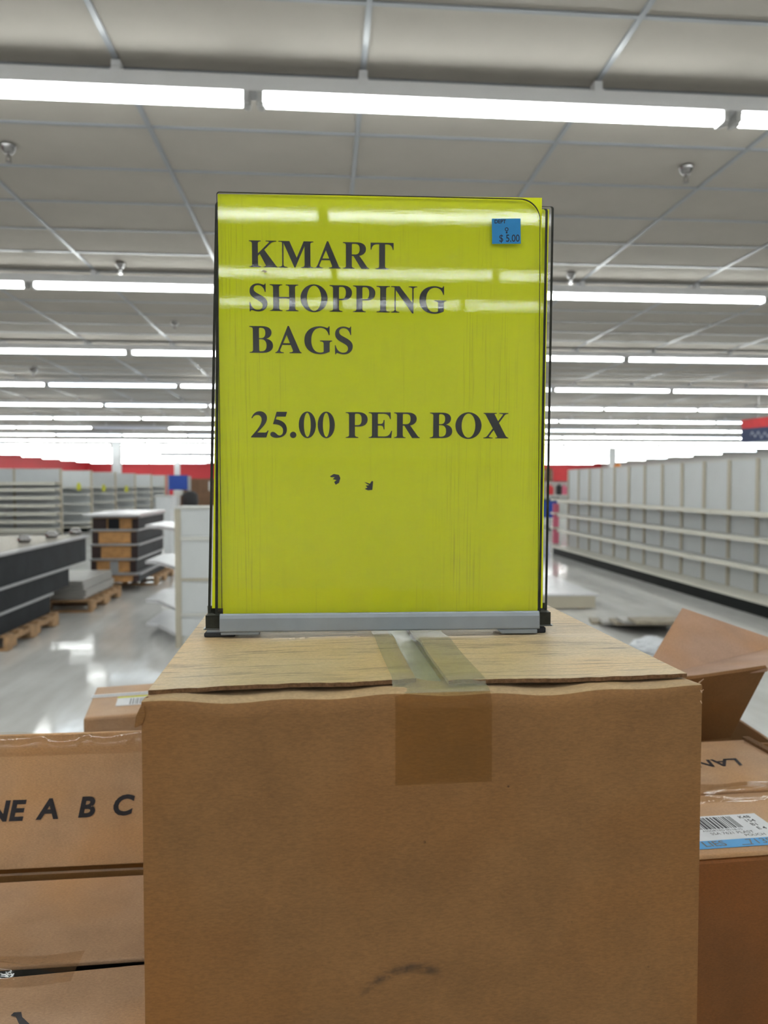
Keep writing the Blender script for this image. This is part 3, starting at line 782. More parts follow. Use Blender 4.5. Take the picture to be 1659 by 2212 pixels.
# two major flaps meeting beside a taped gap, with a ridge below the sign
SY = -d2 + .135                      # where the sign rail stands
def flap(x0, x1, lift, name, seedv):
    rr = random.Random(seedv); nx2 = 40; ny2 = 44
    jag = [0]
    for i in range(nx2): jag.append(max(-.0011, min(.0011, jag[-1] * .9 + rr.uniform(-.0006, .0006))))
    V = []; 
    for layer in (0, 1):
        for i in range(nx2 + 1):
            for j in range(ny2 + 1):
                x = x0 + (x1 - x0) * i / nx2
                t_ = j / ny2; y = (-d2 + .0135 + jag[i] * 1.2 * (1 - t_)) + (D - .016) * t_
                yy = y + d2
                ridge = .0016 * (math.exp(-((yy - .112) / .022) ** 2) if yy < .112 else math.exp(-((yy - .112) / .009) ** 2))
                ridge *= max(0.0, 1 - abs(x / w2) ** 5)
                z = HB - .0018 + ridge + lift * max(0, 1 - abs(x - (x1 if x0 < -.05 else x0)) / .14)
                z += .0005 * math.sin(x * 60) * math.exp(-yy / .05)
                if yy > .126: z = min(z, HB - .0017)
                V.append((x, y, z + (.0 if layer == 0 else -.0022)))
    n1 = (nx2 + 1) * (ny2 + 1); J = ny2 + 1
    F = []; mi = []
    for i in range(nx2):
        for j in range(ny2):
            q = (i * J + j, (i + 1) * J + j, (i + 1) * J + j + 1, i * J + j + 1)
            F.append(q); mi.append(0); F.append(tuple(n1 + k for k in reversed(q))); mi.append(1)
    for i in range(nx2):
        F.append((i * J, n1 + i * J, n1 + (i + 1) * J, (i + 1) * J)); mi.append(1)
        F.append((i * J + ny2, (i + 1) * J + ny2, n1 + (i + 1) * J + ny2, n1 + i * J + ny2)); mi.append(1)
    for j in range(ny2):
        F.append((j, j + 1, n1 + j + 1, n1 + j)); mi.append(0)
        F.append((nx2 * J + j, n1 + nx2 * J + j, n1 + nx2 * J + j + 1, nx2 * J + j + 1)); mi.append(0)
    g = MB(); g.v = V; g.f = F; g.mi = mi
    o = g.build(name, ['kraft_top_lit', 'kraft_edge'], carton, smooth=False)
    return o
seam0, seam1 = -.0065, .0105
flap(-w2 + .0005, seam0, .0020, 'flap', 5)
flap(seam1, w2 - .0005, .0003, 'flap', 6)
# gap strip below the tape
MB().box(seam0, seam1, -d2 + .013, d2 - .01, HB - .0082, HB - .0072).build('gap_backing', 'tape_glue', carton)
# packing tape: over the top, round the rim and down the front
tx0, tx1 = -.0190, .0300
path = [(-d2 + .34, HB - .0010)]
for i in range(26):
    yy = .30 - i * (.30 - .0145) / 25
    path.append((-d2 + yy, HB - .0015 + .0016 * (math.exp(-((yy - .112) / .022) ** 2) if yy < .112 else math.exp(-((yy - .112) / .009) ** 2))))
path += [(-d2 + .0115, HB - .0036)] + [(-d2 + .008 - .0089 * math.sin(math.pi / 2 * k / 6), HB - .0123 + .0089 * math.cos(math.pi / 2 * k / 6)) for k in range(7)] + [(-d2 - .0010, HB - .030), (-d2 - .0010, HB - .0495)]
V = []; xcols = [tx0, -.013, seam0 - .0003, seam0 + .0025, .002, seam1 - .0025, seam1 + .0003, .02, tx1]; nn = len(xcols) - 1
for (yy, zz) in path:
    top = yy > -d2 + .0125
    for x in xcols:
        dz = 0
        if top:
            dz = .0005
            if x < seam0: dz += .0020 * (1 - (seam0 - x) / .14)
            elif x > seam1: dz += .0003
            else: dz -= .0016
        V.append((x, yy, zz + dz))
F = []; mi = []
for j in range(len(path) - 1):
    for i in range(nn):
        F.append((j * (nn + 1) + i, j * (nn + 1) + i + 1, (j + 1) * (nn + 1) + i + 1, (j + 1) * (nn + 1) + i)); mi.append(1 if path[j][0] > -d2 + .004 else 0)
g = MB(); g.v = V; g.f = F; g.mi = mi
o = g.build('packing_tape', ['tape', 'tape_top'], carton, smooth=True); o['label'] = 'clear brown packing tape folded over the front rim'
# crumpled tab at the front left corner and torn fibres at the right one
g = MB()
tab = [(-.0034, -.0165), (.0006, -.0150), (.0022, -.0100), (.0016, -.0055), (-.0004, -.0062), (-.0026, -.0110)]
n_ = len(tab)
g.add([(-w2 + p[0], -d2 - .0012, HB + p[1]) for p in tab] + [(-w2 + p[0], -d2 + .010, HB + p[1] + .002) for p in tab],
      [tuple(range(n_)), tuple(range(2 * n_ - 1, n_ - 1, -1))] + [(i, n_ + i, n_ + (i + 1) % n_, (i + 1) % n_) for i in range(n_)])
g.build('crushed_corner', 'kraft', carton, bevel=.0008)
g = MB()
for i in range(4):
    x = w2 - .0012 + .0004 * (i % 2); z = HB - .003 - .0028 * i
    g.cyl((x, -d2 + .001, z), (x + .0014 - .0012 * (i % 2), -d2 - .001, z + .0026 - .0044 * (i % 2)), .0004, .0002, 5)
g.build('torn_fibre', 'kraft_pale', carton)
# scuff mark on the front
pts = [(-.045, 0), (-.030, .006), (-.015, .0085), (.0, .0082), (.008, .0068), (.015, .0055), (.022, .0065), (.012, .0030), (.0, .0045), (-.015, .0035), (-.028, -.001), (-.040, -.005)]
import mathutils.geometry as mg
def fill(pts):
    tri = mg.tessellate_polygon([[Vector((p[0], p[1], 0)) for p in pts]])
    return [(p[0], p[1], 0) for p in pts], [tuple(t) for t in tri]
m, nt, b = newmat('scuff')
b.inputs['Base Color'].default_value = (0.06, 0.045, 0.04, 1); b.inputs['Roughness'].default_value = 0.8
tc = N(nt, 'ShaderNodeTexCoord'); sx = N(nt, 'ShaderNodeSeparateXYZ'); nt.links.new(tc.outputs['Object'], sx.inputs[0])
def mth(op, a, b=None, clamp=False):
    k = N(nt, 'ShaderNodeMath', operation=op); k.use_clamp = clamp
    for i, v_ in enumerate((a, b)):
        if v_ is None: continue
        if hasattr(v_, 'links'): nt.links.new(v_, k.inputs[i])
        else: k.inputs[i].default_value = v_
    return k.outputs[0]
x_ = sx.outputs['X']; z_ = sx.outputs['Z']
xo = mth('SUBTRACT', x_, .006)
zc = mth('SUBTRACT', .0045, mth('MULTIPLY', mth('MULTIPLY', xo, xo), 16.0))
near = mth('SUBTRACT', 1.0, mth('DIVIDE', mth('ABSOLUTE', mth('SUBTRACT', z_, zc)), .0035), True)
ends = mth('MULTIPLY', mth('SUBTRACT', 1.0, mth('DIVIDE', mth('ABSOLUTE', x_), .022), True), 2.5, True)
nz = ramp(nt, noise(nt, 220, 4, 0.65, coords(nt, (.5, 1, 1))).outputs['Fac'], [(0.36, (0, 0, 0, 1)), (0.62, (1, 1, 1, 1))]).outputs[0]
al = mth('MULTIPLY', mth('MULTIPLY', mth('MULTIPLY', near, 1.3, True), ends), mth('MULTIPLY', nz, .62))
tr = N(nt, 'ShaderNodeBsdfTransparent'); mx = N(nt, 'ShaderNodeMixShader')
nt.links.new(al, mx.inputs[0]); nt.links.new(tr.outputs[0], mx.inputs[1]); nt.links.new(b.outputs[0], mx.inputs[2])
nt.links.new(mx.outputs[0], nt.nodes['Material Output'].inputs[0])
g = MB().add([(-.034, 0, -.014), (.034, 0, -.014), (.034, 0, .010), (-.034, 0, .010)], [(0, 1, 2, 3)])
o = g.build('scuff_mark', 'scuff', carton, recalc=False); o.location = (-.0160, -d2 - .0003, HB - .1480)

# --- right-hand carton with shipping label
ZR = 1.10
pA = on_z(1515, 1849, ZR); pB = on_z(1659, 1839, ZR); pC = on_z(1610, 1598, ZR)
u, v, L, angR = frame_from(pA, pB)
xB = (pC - pA).dot(u); yB = (pC - pA).dot(v)
x0 = -.085; WR = xB - x0; DR = yB
oR = pA + u * (x0 + WR / 2) + v * (DR / 2)
bx = empty('carton', (oR.x, oR.y, ZTAB), angR); tag(bx, 'brown carton with a barcode shipping label on its taped top', 'carton')
HR = ZR - ZTAB; wr, dr = WR / 2, DR / 2
def local(rootloc, ang, p):
    q = Vector((p.x - rootloc.x, p.y - rootloc.y)); c, s = math.cos(-ang), math.sin(-ang)
    return (q.x * c - q.y * s, q.x * s + q.y * c)
MB().box(-wr, wr, -dr, dr, 0, HR - .004).build('body', 'kraft_shaded', bx, bevel=.003)
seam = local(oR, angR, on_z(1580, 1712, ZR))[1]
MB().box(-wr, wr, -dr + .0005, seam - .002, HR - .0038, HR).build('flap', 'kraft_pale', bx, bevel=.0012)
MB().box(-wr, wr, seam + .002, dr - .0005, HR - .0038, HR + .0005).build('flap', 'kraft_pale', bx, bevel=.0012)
MB().box(wr - .004, wr + .004, seam + .004, dr, HR - .004, HR + .004).build('flap_edge', 'kraft_edge', bx)
def film_strip(parent, x0, x1, y0, y1, z, amp, name='packing_tape', mat='gloss_film', nx=80, ny=10, seed=1):
    V = []
    for i in range(nx + 1):
        u_ = i / nx
        lump = abs(math.sin(u_ * 13 + seed + 1.7 * math.sin(u_ * 7 + seed)))
        for j in range(ny + 1):
            f = j / ny
            V.append((x0 + (x1 - x0) * u_, y0 + (y1 - y0) * f + .0015 * math.sin(u_ * 31 + seed), z + amp * lump * math.sin(math.pi * f) * (.6 + .4 * math.sin(f * 9 + u_ * 5))))
    F = [(i * (ny + 1) + j, (i + 1) * (ny + 1) + j, (i + 1) * (ny + 1) + j + 1, i * (ny + 1) + j + 1) for i in range(nx) for j in range(ny)]
    g = MB().add(V, F); return g.build(name, mat, parent, recalc=False, smooth=True)
film_strip(bx, -wr, wr, seam - .022, seam + .02, HR + .0008, .004, seed=4)
# LANE lettering upside down on the far flap
lp = local(oR, angR, on_z(1592, 1643, ZR))
me = text_mesh('LANE', .0275, .0006, .25); me.transform(Matrix.Translation((lp[0] + .003, lp[1] + .004, 0)) @ Matrix.Rotation(math.pi, 4, 'Z') @ Matrix.Translation((0, 0, 0)))
o = link('lettering', me, 'print_ink', bx); o.location.z = HR + .0009
# label
l_tr = local(oR, angR, on_z(1629, 1758, ZR)); l_b = local(oR, angR, on_z(1600, 1830, ZR)); l_m = local(oR, angR, on_z(1600, 1813, ZR))
lx1 = l_tr[0]; ly1 = l_tr[1]; lym = l_m[1]; lyb = l_b[1]
lx0 = max(lx1 - .20, -wr + .008)
lab = MB().box(lx0, lx1, lym, ly1, HR + .0003, HR + .0006).build('shipping_label', 'white_paper', bx)
MB().box(lx0, lx1 + .012, lyb, lym, HR + .0003, HR + .0006).build('blue_band', 'label_blue', bx)
g = MB(); rr = random.Random(2); xx = local(oR, angR, on_z(1592, 1775, ZR))[0] - .0015
bt = ly1 - .003; bb = local(oR, angR, on_z(1592, 1789, ZR))[1]
xb = xx
while xb > max(xx - .062, lx0 + .004):
    wd = rr.choice((.0009, .0009, .0016, .0024)); g.box(xb - wd, xb, bb, bt, HR + .0006, HR + .00065); xb -= wd + rr.choice((.0008, .0008, .0014))
g.build('barcode', 'print_ink', lab)
items = []
hl = (ly1 - lym)
for k, s in enumerate(('K48', '154', 'B1', 'E 4')):
    items.append((text_mesh(s, hl * .155, .0001), TM(xx + .007 + .0012 * k, ly1 - hl * (.19 + .165 * k))))
items.append((text_mesh('ASSORTED 00-18-15', .0042), TM(max(xx - .040, lx0 + .003), bb - .0045)))
items.append((text_mesh('SSA 7621 PLAST', .0058), TM(max(xx - .036, lx0 + .003), bb - .0105)))
items.append((text_mesh('POUCH', .0055), TM(xx - .008, bb - .0160)))
items.append((text_mesh('00-1', .0035), TM(xx + .025, bb - .0160)))
link('lettering', join_meshes(items), 'print_ink', lab).location.z = HR + .0007
hb = lym - lyb
items = [(text_mesh('LIES', hb * .95, .0001, align='RIGHT'), TM(local(oR, angR, on_z(1566, 1822, ZR))[0], lyb + hb * .22)),
         (text_mesh('7139', hb * .95), TM(local(oR, angR, on_z(1616, 1822, ZR))[0], lyb + hb * .22))]
items.append((MB().box(0, .010, 0, .0008, 0, .0001).mesh('dash'), TM(local(oR, angR, on_z(1602, 1825, ZR))[0], lyb + hb * .15)))
o = link('lettering', join_meshes(items), 'ink_grey', lab); o.location.z = HR + .0008

# --- open carton behind it, one flap folded into a ridge
def quad_slab(pts, th):
    a_, b_, c_, d_ = [Vector(p) for p in pts]
    n = (b_ - a_).cross(d_ - a_).normalized() * th
    return [tuple(p) for p in (a_, b_, c_, d_)] + [tuple(p + n) for p in (a_, b_, c_, d_)]
def hexslab(mb, pts, th, mi=0): mb.hexa(quad_slab(pts, th), mi); return mb
ob = px(1545, 1600, 1.02)
t = empty('carton', (ob.x, ob.y, ZTAB), R_(-4.57)); tag(t, 'opened brown carton behind the labelled one, long flap folded up', 'carton')
inv = (Matrix.Translation((ob.x, ob.y, ZTAB)) @ Matrix.Rotation(R_(-4.57), 4, 'Z')).inverted()
P = lambda x, y, d: inv @ px(x, y, d)
zb = P(1500, 1606, .93).z
g = MB().box(-.165, -.161, -.09, .2, 0, zb).box(.033, .037, -.09, .2, 0, zb).box(-.165, .037, -.09, -.086, 0, zb).box(-.165, .037, .196, .2, 0, zb).box(-.165, .037, -.09, .2, 0, .004)
g.build('body', 'kraft', t)
rl, rrr = P(1445, 1474, .845), P(1657, 1443, .845)
bl_, br_ = P(1445, 1606, .925), P(1578, 1594, .925)
hexslab(MB(), [bl_, br_, rrr, rl], -.004).build('flap', 'kraft_dark', t)  # overhanging underside of the flap, its shade put into a darker colour
tl_, tr_ = P(1474, 1313, 1.02), P(1700, 1390, 1.02)
hexslab(MB(), [P(1380, 1470, .86), P(1657, 1444, .845), tr_, tl_], -.004).build('flap', 'kraft_pink', t)

# --- left-hand carton seen from above, seam split open
ZL = 1.05
pA = on_z(0, 1906, ZL); pB = on_z(312, 1889, ZL)
u, v, L, angL = frame_from(pA, pB)
xr = L + .045; xl = -.22; DL = .246
oL = pA + u * ((xl + xr) / 2) - v * (DL / 2)
WL = xr - xl; wl, dl = WL / 2, DL / 2; HL = ZL - ZTAB
bx2 = empty('carton', (oL.x, oL.y, ZTAB), angL); tag(bx2, 'brown carton with a split taped seam across its top, in front of the lettered flap', 'carton')
MB().box(-wl, wl, -dl, dl, 0, HL - .012).build('body', 'kraft', bx2, bevel=.003)
sl_ = local(oL, angL, on_z(150, 2092, ZL))[1]; s0 = local(oL, angL, on_z(310, 2068, ZL)); s1 = local(oL, angL, on_z(310, 2082, ZL))
s2 = local(oL, angL, on_z(0, 2088, ZL)); s3 = local(oL, angL, on_z(0, 2112, ZL))
def line_y(a, b, x): return a[1] + (b[1] - a[1]) * (x - a[0]) / (b[0] - a[0])
g = MB().prism([(-wl, line_y(s2, s0, -wl)), (wl, line_y(s2, s0, wl)), (wl, dl), (-wl, dl)], 'z', HL - .004, HL); g.build('flap', 'kraft_pale', bx2, bevel=.0012)
g = MB().prism([(-wl, -dl), (wl, -dl), (wl, line_y(s3, s1, wl)), (-wl, line_y(s3, s1, -wl))], 'z', HL - .004, HL); g.build('flap', 'kraft_pale', bx2, bevel=.0012)
MB().box(-wl + .004, wl - .004, -dl + .004, dl - .004, HL - .0125, HL - .0115).build('gap_backing', 'black', bx2)  # black sheet added, darkness inside the split seam put into its colour
xs = local(oL, angL, on_z(170, 2085, ZL))[0]
film_strip(bx2, -wl, xs, min(s3[1], sl_) - .012, max(s2[1], sl_) + .010, HL + .0008, .0085, seed=8)
mk = [local(oL, angL, on_z(q[0], q[1], ZL)) for q in ((23, 2196), (30, 2189), (46, 2188), (48, 2199), (66, 2216), (80, 2235), (55, 2235), (40, 2212), (34, 2198))]
vv, ff = fill(mk)
o = MB().add([(p[0], p[1], HL + .0007) for p in vv], [tuple(t_) for t_ in ff]).build('lettering', 'print_ink', bx2, recalc=False)

# --- opened carton behind: flap standing up with LANE A B C
pA2 = on_z(0, 1893, ZL); pB2 = on_z(312, 1878, ZL)
u, v, L, angF = frame_from(pA2, pB2)
x0f = -.20; x1f = L + .05
oF = pA2 + u * ((x0f + x1f) / 2) + v * .004
bx3 = empty('carton', (oF.x, oF.y, ZTAB), angF); tag(bx3, 'opened brown carton with an upright flap printed with spaced capital letters', 'carton')
hw = (x1f - x0f) / 2; HF = ZL - ZTAB
g = MB().box(-hw, hw, 0, .004, 0, HF - .002).box(-hw, -hw + .004, .004, .24, 0, HF - .002).box(hw - .004, hw, .004, .24, 0, HF - .002).box(-hw, hw, .236, .24, 0, HF - .002).box(-hw, hw, 0, .24, 0, .004)
g.build('body', 'kraft', bx3)
topz = px(150, 1580, (px(150, 1880, 1) - CAM_P).length and 1).z
dF = -((CAM_M.inverted() @ (on_z(150, 1885, ZL) - CAM_P)).z)
FLh = px(150, 1583, dF).z - ZL
fl = MB().box(-hw, hw, -.001, .003, .004, FLh).build('flap', 'kraft_flap', bx3, bevel=.001); fl.location = (0, 0, HF)
def fpos(x, y):               # pixel -> flap plane (local x, z above fold)
    r = ray(x, y); n = v; t_ = ((oF - CAM_P).dot(n)) / r.dot(n); p = CAM_P + r * t_
    return local(oF, angF, p)[0], p.z - ZL
items = []
capu = .0178
for s, xc in (('LANE', 50), ('A', 124), ('B', 203), ('C', 285)):
    yb = 1772 - (xc / 285) * 15
    x_, z_ = fpos(xc, yb)
    me = text_mesh(s, capu / .70, .0009, .22, 'RIGHT'); items.append((me, UP @ TM(x_, z_, 0)))
o = link('lettering', join_meshes(items), 'print_ink', fl); o.location.y = -.0016
def film_upright(parent, x0, x1, z0, z1, y, amp, seed):
    rr = random.Random(seed); nx, ny = 90, 14; V = []
    for i in range(nx + 1):
        u_ = i / nx
        lump = .25 + .75 * abs(math.sin(u_ * 17 + 1.3 * math.sin(u_ * 9))) ** .6
        for j in range(ny + 1):
            f = j / ny
            b_ = math.sin(math.pi * f) ** .8 * lump
            V.append((x0 + (x1 - x0) * u_, y - amp * b_ + (.003 * f ** 6), z0 + (z1 - z0) * f + .0015 * math.sin(u_ * 23 + 2) * f))
    F = [(i * (ny + 1) + j, (i + 1) * (ny + 1) + j, (i + 1) * (ny + 1) + j + 1, i * (ny + 1) + j + 1) for i in range(nx) for j in range(ny)]
    return MB().add(V, F).build('cut_tape', 'gloss_film', parent, recalc=False, smooth=True)
film_upright(fl, -hw + .02, hw, FLh - .019, FLh + .001, -.0018, .0085, 6)

# --- flat carton behind with strap and label
ZB = 1.06
pA4 = on_z(180, 1566, ZB - .01); pB4 = on_z(306, 1556, ZB - .01); pC4 = on_z(262, 1480, ZB)
u, v, L, ang4 = frame_from(pA4, pB4)
D4 = (pC4 - pA4).dot(v); W4 = .34
o4 = pA4 + u * (W4 / 2) + v * (D4 / 2)
bx4 = empty('carton', (o4.x, o4.y, ZTAB), ang4); tag(bx4, 'flat strapped carton with a white and yellow label behind the main carton', 'carton')
H4 = ZB - ZTAB
MB().box(-W4 / 2, W4 / 2, -D4 / 2, D4 / 2, 0, H4).build('body', 'kraft_pale', bx4, bevel=.004)
MB().box(-W4 / 2 - .001, W4 / 2 + .001, D4 * .10, D4 * .19, H4, H4 + .001).build('strap', 'white_paper', bx4)
MB().box(-W4 / 2, W4 / 2, D4 * .135, D4 * .145, H4 + .001, H4 + .0013).build('strap_line', 'black', bx4)
lx = local(o4, ang4, on_z(245, 1540, ZB))[0]
lb = MB().box(lx, lx + .14, -D4 * .22, D4 * .06, H4, H4 + .0008).build('address_label', 'white_paper', bx4)
MB().box(lx, lx + .14, D4 * .02, D4 * .06, H4 + .0008, H4 + .0012).build('yellow_band', 'tag_yellow', lb)
g = MB(); rr = random.Random(5); q = lx + .02
while q < lx + .12:
    wd = rr.choice((.0012, .002)); g.box(q, q + wd, -D4 * .20, -D4 * .02, H4 + .0008, H4 + .0011); q += wd * 2
g.build('barcode', 'ink_grey', lb)

# --- crumpled white bag behind the carton
pb = on_z(1428, 1418, 0.0)
rr = random.Random(21); bm = bmesh.new(); bmesh.ops.create_icosphere(bm, subdivisions=3, radius=1)
for vtx in bm.verts:
    k = 1 + rr.uniform(-.12, .12); vtx.co = Vector((vtx.co.x * .17 * k, vtx.co.y * .15 * k, max(-.0, vtx.co.z * .09 * k + .03)))
me = bpy.data.meshes.new('plastic_bag'); bm.to_mesh(me); bm.free()
o = link('plastic_bag', me, 'plastic_bag'); o.location = (pb.x, pb.y + .2, 0); tag(o, 'crumpled white plastic bag on the floor behind the carton', 'plastic bag')

# ------------------------------------------------------------------ the sign
S = 0.000312                          # metres per photo pixel on the sign
base = on_z(820, 1369, ZTOP)
SZ = 1.2985
LEAN = R_(2.2)
holder = empty('sign_holder', (base.x, base.y, SZ), R_(-1.3)); tag(holder, 'clear acrylic countertop sign holder with a grey metal base, on the carton', 'sign holder')
paper = empty('paper_sign', (base.x, base.y, SZ), R_(-1.3)); tag(paper, 'bright yellow paper sign with bold black serif price lettering', 'paper sign')
back_paper = empty('paper_sign', (base.x, base.y, SZ), R_(-1.3)); tag(back_paper, 'second yellow paper sign facing backwards, only its bent edge showing', 'paper sign')
LEAN = R_(3.4); TL_ = math.tan(LEAN); RZS = R_(-1.3)
Y0S = .004                            # paper plane behind the rail
def lean(z): return -TL_ * max(0, z - .012)
hinv = (Matrix.Translation((base.x, base.y, SZ)) @ Matrix.Rotation(RZS, 4, 'Z')).inverted()
HO = hinv @ CAM_P
def spos(xp, yp, off=0.0):            # where the sight line through a photo pixel meets the leaning sheet
    d = hinv.to_3x3() @ ray(xp, yp)
    t_ = (Y0S + off - TL_ * (HO.z - .012) - HO.y) / (d.y + TL_ * d.z)
    p = HO + d * t_
    return p.x, p.z
def X(p, yp=1340): return spos(p, yp)[0]
def Zp(yp): return spos(820, yp)[1]
def sheet(name, bl, br, tr_, tl_, off, th, rtl, rtr, parent, mats, nseg=10, ch=.0006):
    # slab given by its four photo corners on the leaning plane; rounded top corners, chamfered rim
    c = [Vector(spos(q[0], q[1], off)) for q in (bl, br, tr_, tl_)]
    def rnd(P0, P1, P2, r):
        a_ = (P0 - P1).normalized() * r; b_ = (P2 - P1).normalized() * r
        return [tuple(P1 + a_ * (1 - math.sin(t_)) + b_ * (1 - math.cos(t_))) for t_ in [math.pi / 2 * k / nseg for k in range(nseg + 1)]]
    pts = [tuple(c[0]), tuple(c[1])] + rnd(c[1], c[2], c[3], rtr) + rnd(c[2], c[3], c[0], rtl)
    n = len(pts); cx_ = sum(q.x for q in c) / 4; hw_ = abs(c[1].x - c[0].x) / 2; zt = max(c[2].y, c[3].y)
    def co(p, dy): return (p[0], Y0S + off + dy + lean(p[1]), p[1])
    def ins(p): return (cx_ + (p[0] - cx_) * (1 - ch / hw_), p[1] - (min(ch, .0008) if p[1] > zt - .02 else 0))
    V = [co(ins(p), 0) for p in pts] + [co(p, min(ch, th * .6)) for p in pts] + [co(p, th) for p in pts]
    F = [tuple(range(n)), tuple(range(3 * n - 1, 2 * n - 1, -1))]; mi = [0, 0]
    for i in range(n):
        for k in (0, n):
            F.append((k + i, k + n + i, k + n + (i + 1) % n, k + (i + 1) % n)); mi.append(1)
    g = MB(); g.v = V; g.f = F; g.mi = mi
    return g.build(name, mats, parent)
ac = ['acrylic_face', 'acrylic_edge']
A_ = sheet('acrylic_sheet', (479, 1350), (1163, 1350), (1168, 429), (467, 413), -.0034, .0024, .0018, .0130, holder, ac, ch=.0005)
B_ = sheet('acrylic_sheet', (464, 1350), (1168, 1350), (1185, 449), (466, 436), .0040, .0024, .003, .0018, holder, ac, ch=.0021)
C_ = sheet('acrylic_sheet', (448, 1350), (1182, 1350), (1198, 444), (464, 432), .0100, .0026, .003, .0018, holder, ac, ch=.0021)
# paper: thin sheet with depth
def paper_sheet(parent, x0, x1, z0, z1, y, curl):
    nx2, nz2 = 12, 24; V = []
    for layer in (0, 1):
        for i in range(nx2 + 1):
            for j in range(nz2 + 1):
                f = i / nx2; h = j / nz2
                x = (x0[0] + (x1[0] - x0[0]) * f) * (1 - h) + (z0[0] + (z1[0] - z0[0]) * f) * h
                z = (x0[1] + (x1[1] - x0[1]) * f) * (1 - h) + (z0[1] + (z1[1] - z0[1]) * f) * h
                e = max(0, abs(2 * i / nx2 - 1) - .6) / .4
                yy = y + lean(z) + curl * e * e * math.sin(math.pi * j / nz2) + layer * .00012
                V.append((x, yy, z))
    J = nz2 + 1; n1 = (nx2 + 1) * J; F = []
    for i in range(nx2):
        for j in range(nz2):
            q = (i * J + j, (i + 1) * J + j, (i + 1) * J + j + 1, i * J + j + 1); F.append(q)
    g = MB().add(V[:n1], F)
    return g.build('paper', 'yellow_paper', parent, smooth=True, recalc=False)
paper_sheet(paper, spos(482, 1349), spos(1161, 1349), spos(470, 419), spos(1171, 427), Y0S + .0002, 0)
paper_sheet(back_paper, spos(458, 1314, .008), spos(1172, 1314, .008), spos(470, 448, .008), spos(1186, 452, .008), Y0S + .0080, .0015)

# Times-like bold capitals drawn as filled outlines (units: 1000 per em)
def bez(p0, p1, p2, p3, n=8):
    r = []
    for i in range(1, n + 1):
        t_ = i / n; a = 1 - t_
        r.append((a ** 3 * p0[0] + 3 * a * a * t_ * p1[0] + 3 * a * t_ * t_ * p2[0] + t_ ** 3 * p3[0],
                  a ** 3 * p0[1] + 3 * a * a * t_ * p1[1] + 3 * a * t_ * t_ * p2[1] + t_ ** 3 * p3[1]))
    return r
def path(s):
    tk = s.split(); out = []; i = 0; cmd = None
    while i < len(tk):
        if tk[i] in 'MLC': cmd = tk[i]; i += 1; continue
        if cmd in 'ML': out.append((float(tk[i]), float(tk[i + 1]))); i += 2
        else:
            q = [float(t_) for t_ in tk[i:i + 6]]; out += bez(out[-1], q[0:2], q[2:4], q[4:6]); i += 6
    return out
def stem(a, b, l, r, y0=0, y1=676, top=True, bot=True, topl=None, topr=None):
    tl = l if topl is None else topl; trr = r if topr is None else topr
    p = []
    if bot: p += [(l, 0), (r, 0), (r, 19)] + bez((r, 19), (r - (r - b) * .55, 22), (b, 30), (b, 78), 5)
    else: p += [(a, y0), (b, y0)]
    if top: p += [(b, y1 - 78)] + bez((b, y1 - 78), (b, y1 - 30), (trr - (trr - b) * .55, y1 - 22), (trr, y1 - 19), 5) + [(trr, y1), (tl, y1), (tl, y1 - 19)] + bez((tl, y1 - 19), (tl + (a - tl) * .55, y1 - 22), (a, y1 - 30), (a, y1 - 78), 5)
    else: p += [(b, y1), (a, y1)]
    if bot: p += [(a, 78)] + bez((a, 78), (a, 30), (l + (a - l) * .55, 22), (l, 19), 5)
    return ([p],)[0]
def ell(cx, cy, rx, ry, n=40): return [(cx + rx * math.cos(2 * math.pi * i / n), cy + ry * math.sin(2 * math.pi * i / n)) for i in range(n)]
def ring(cx, cy, rx, ry, ix, iy): return [ell(cx, cy, rx, ry), ell(cx, cy, ix, iy)[::-1]]
def bowl(o, i): return [path(o), path(i)[::-1]]
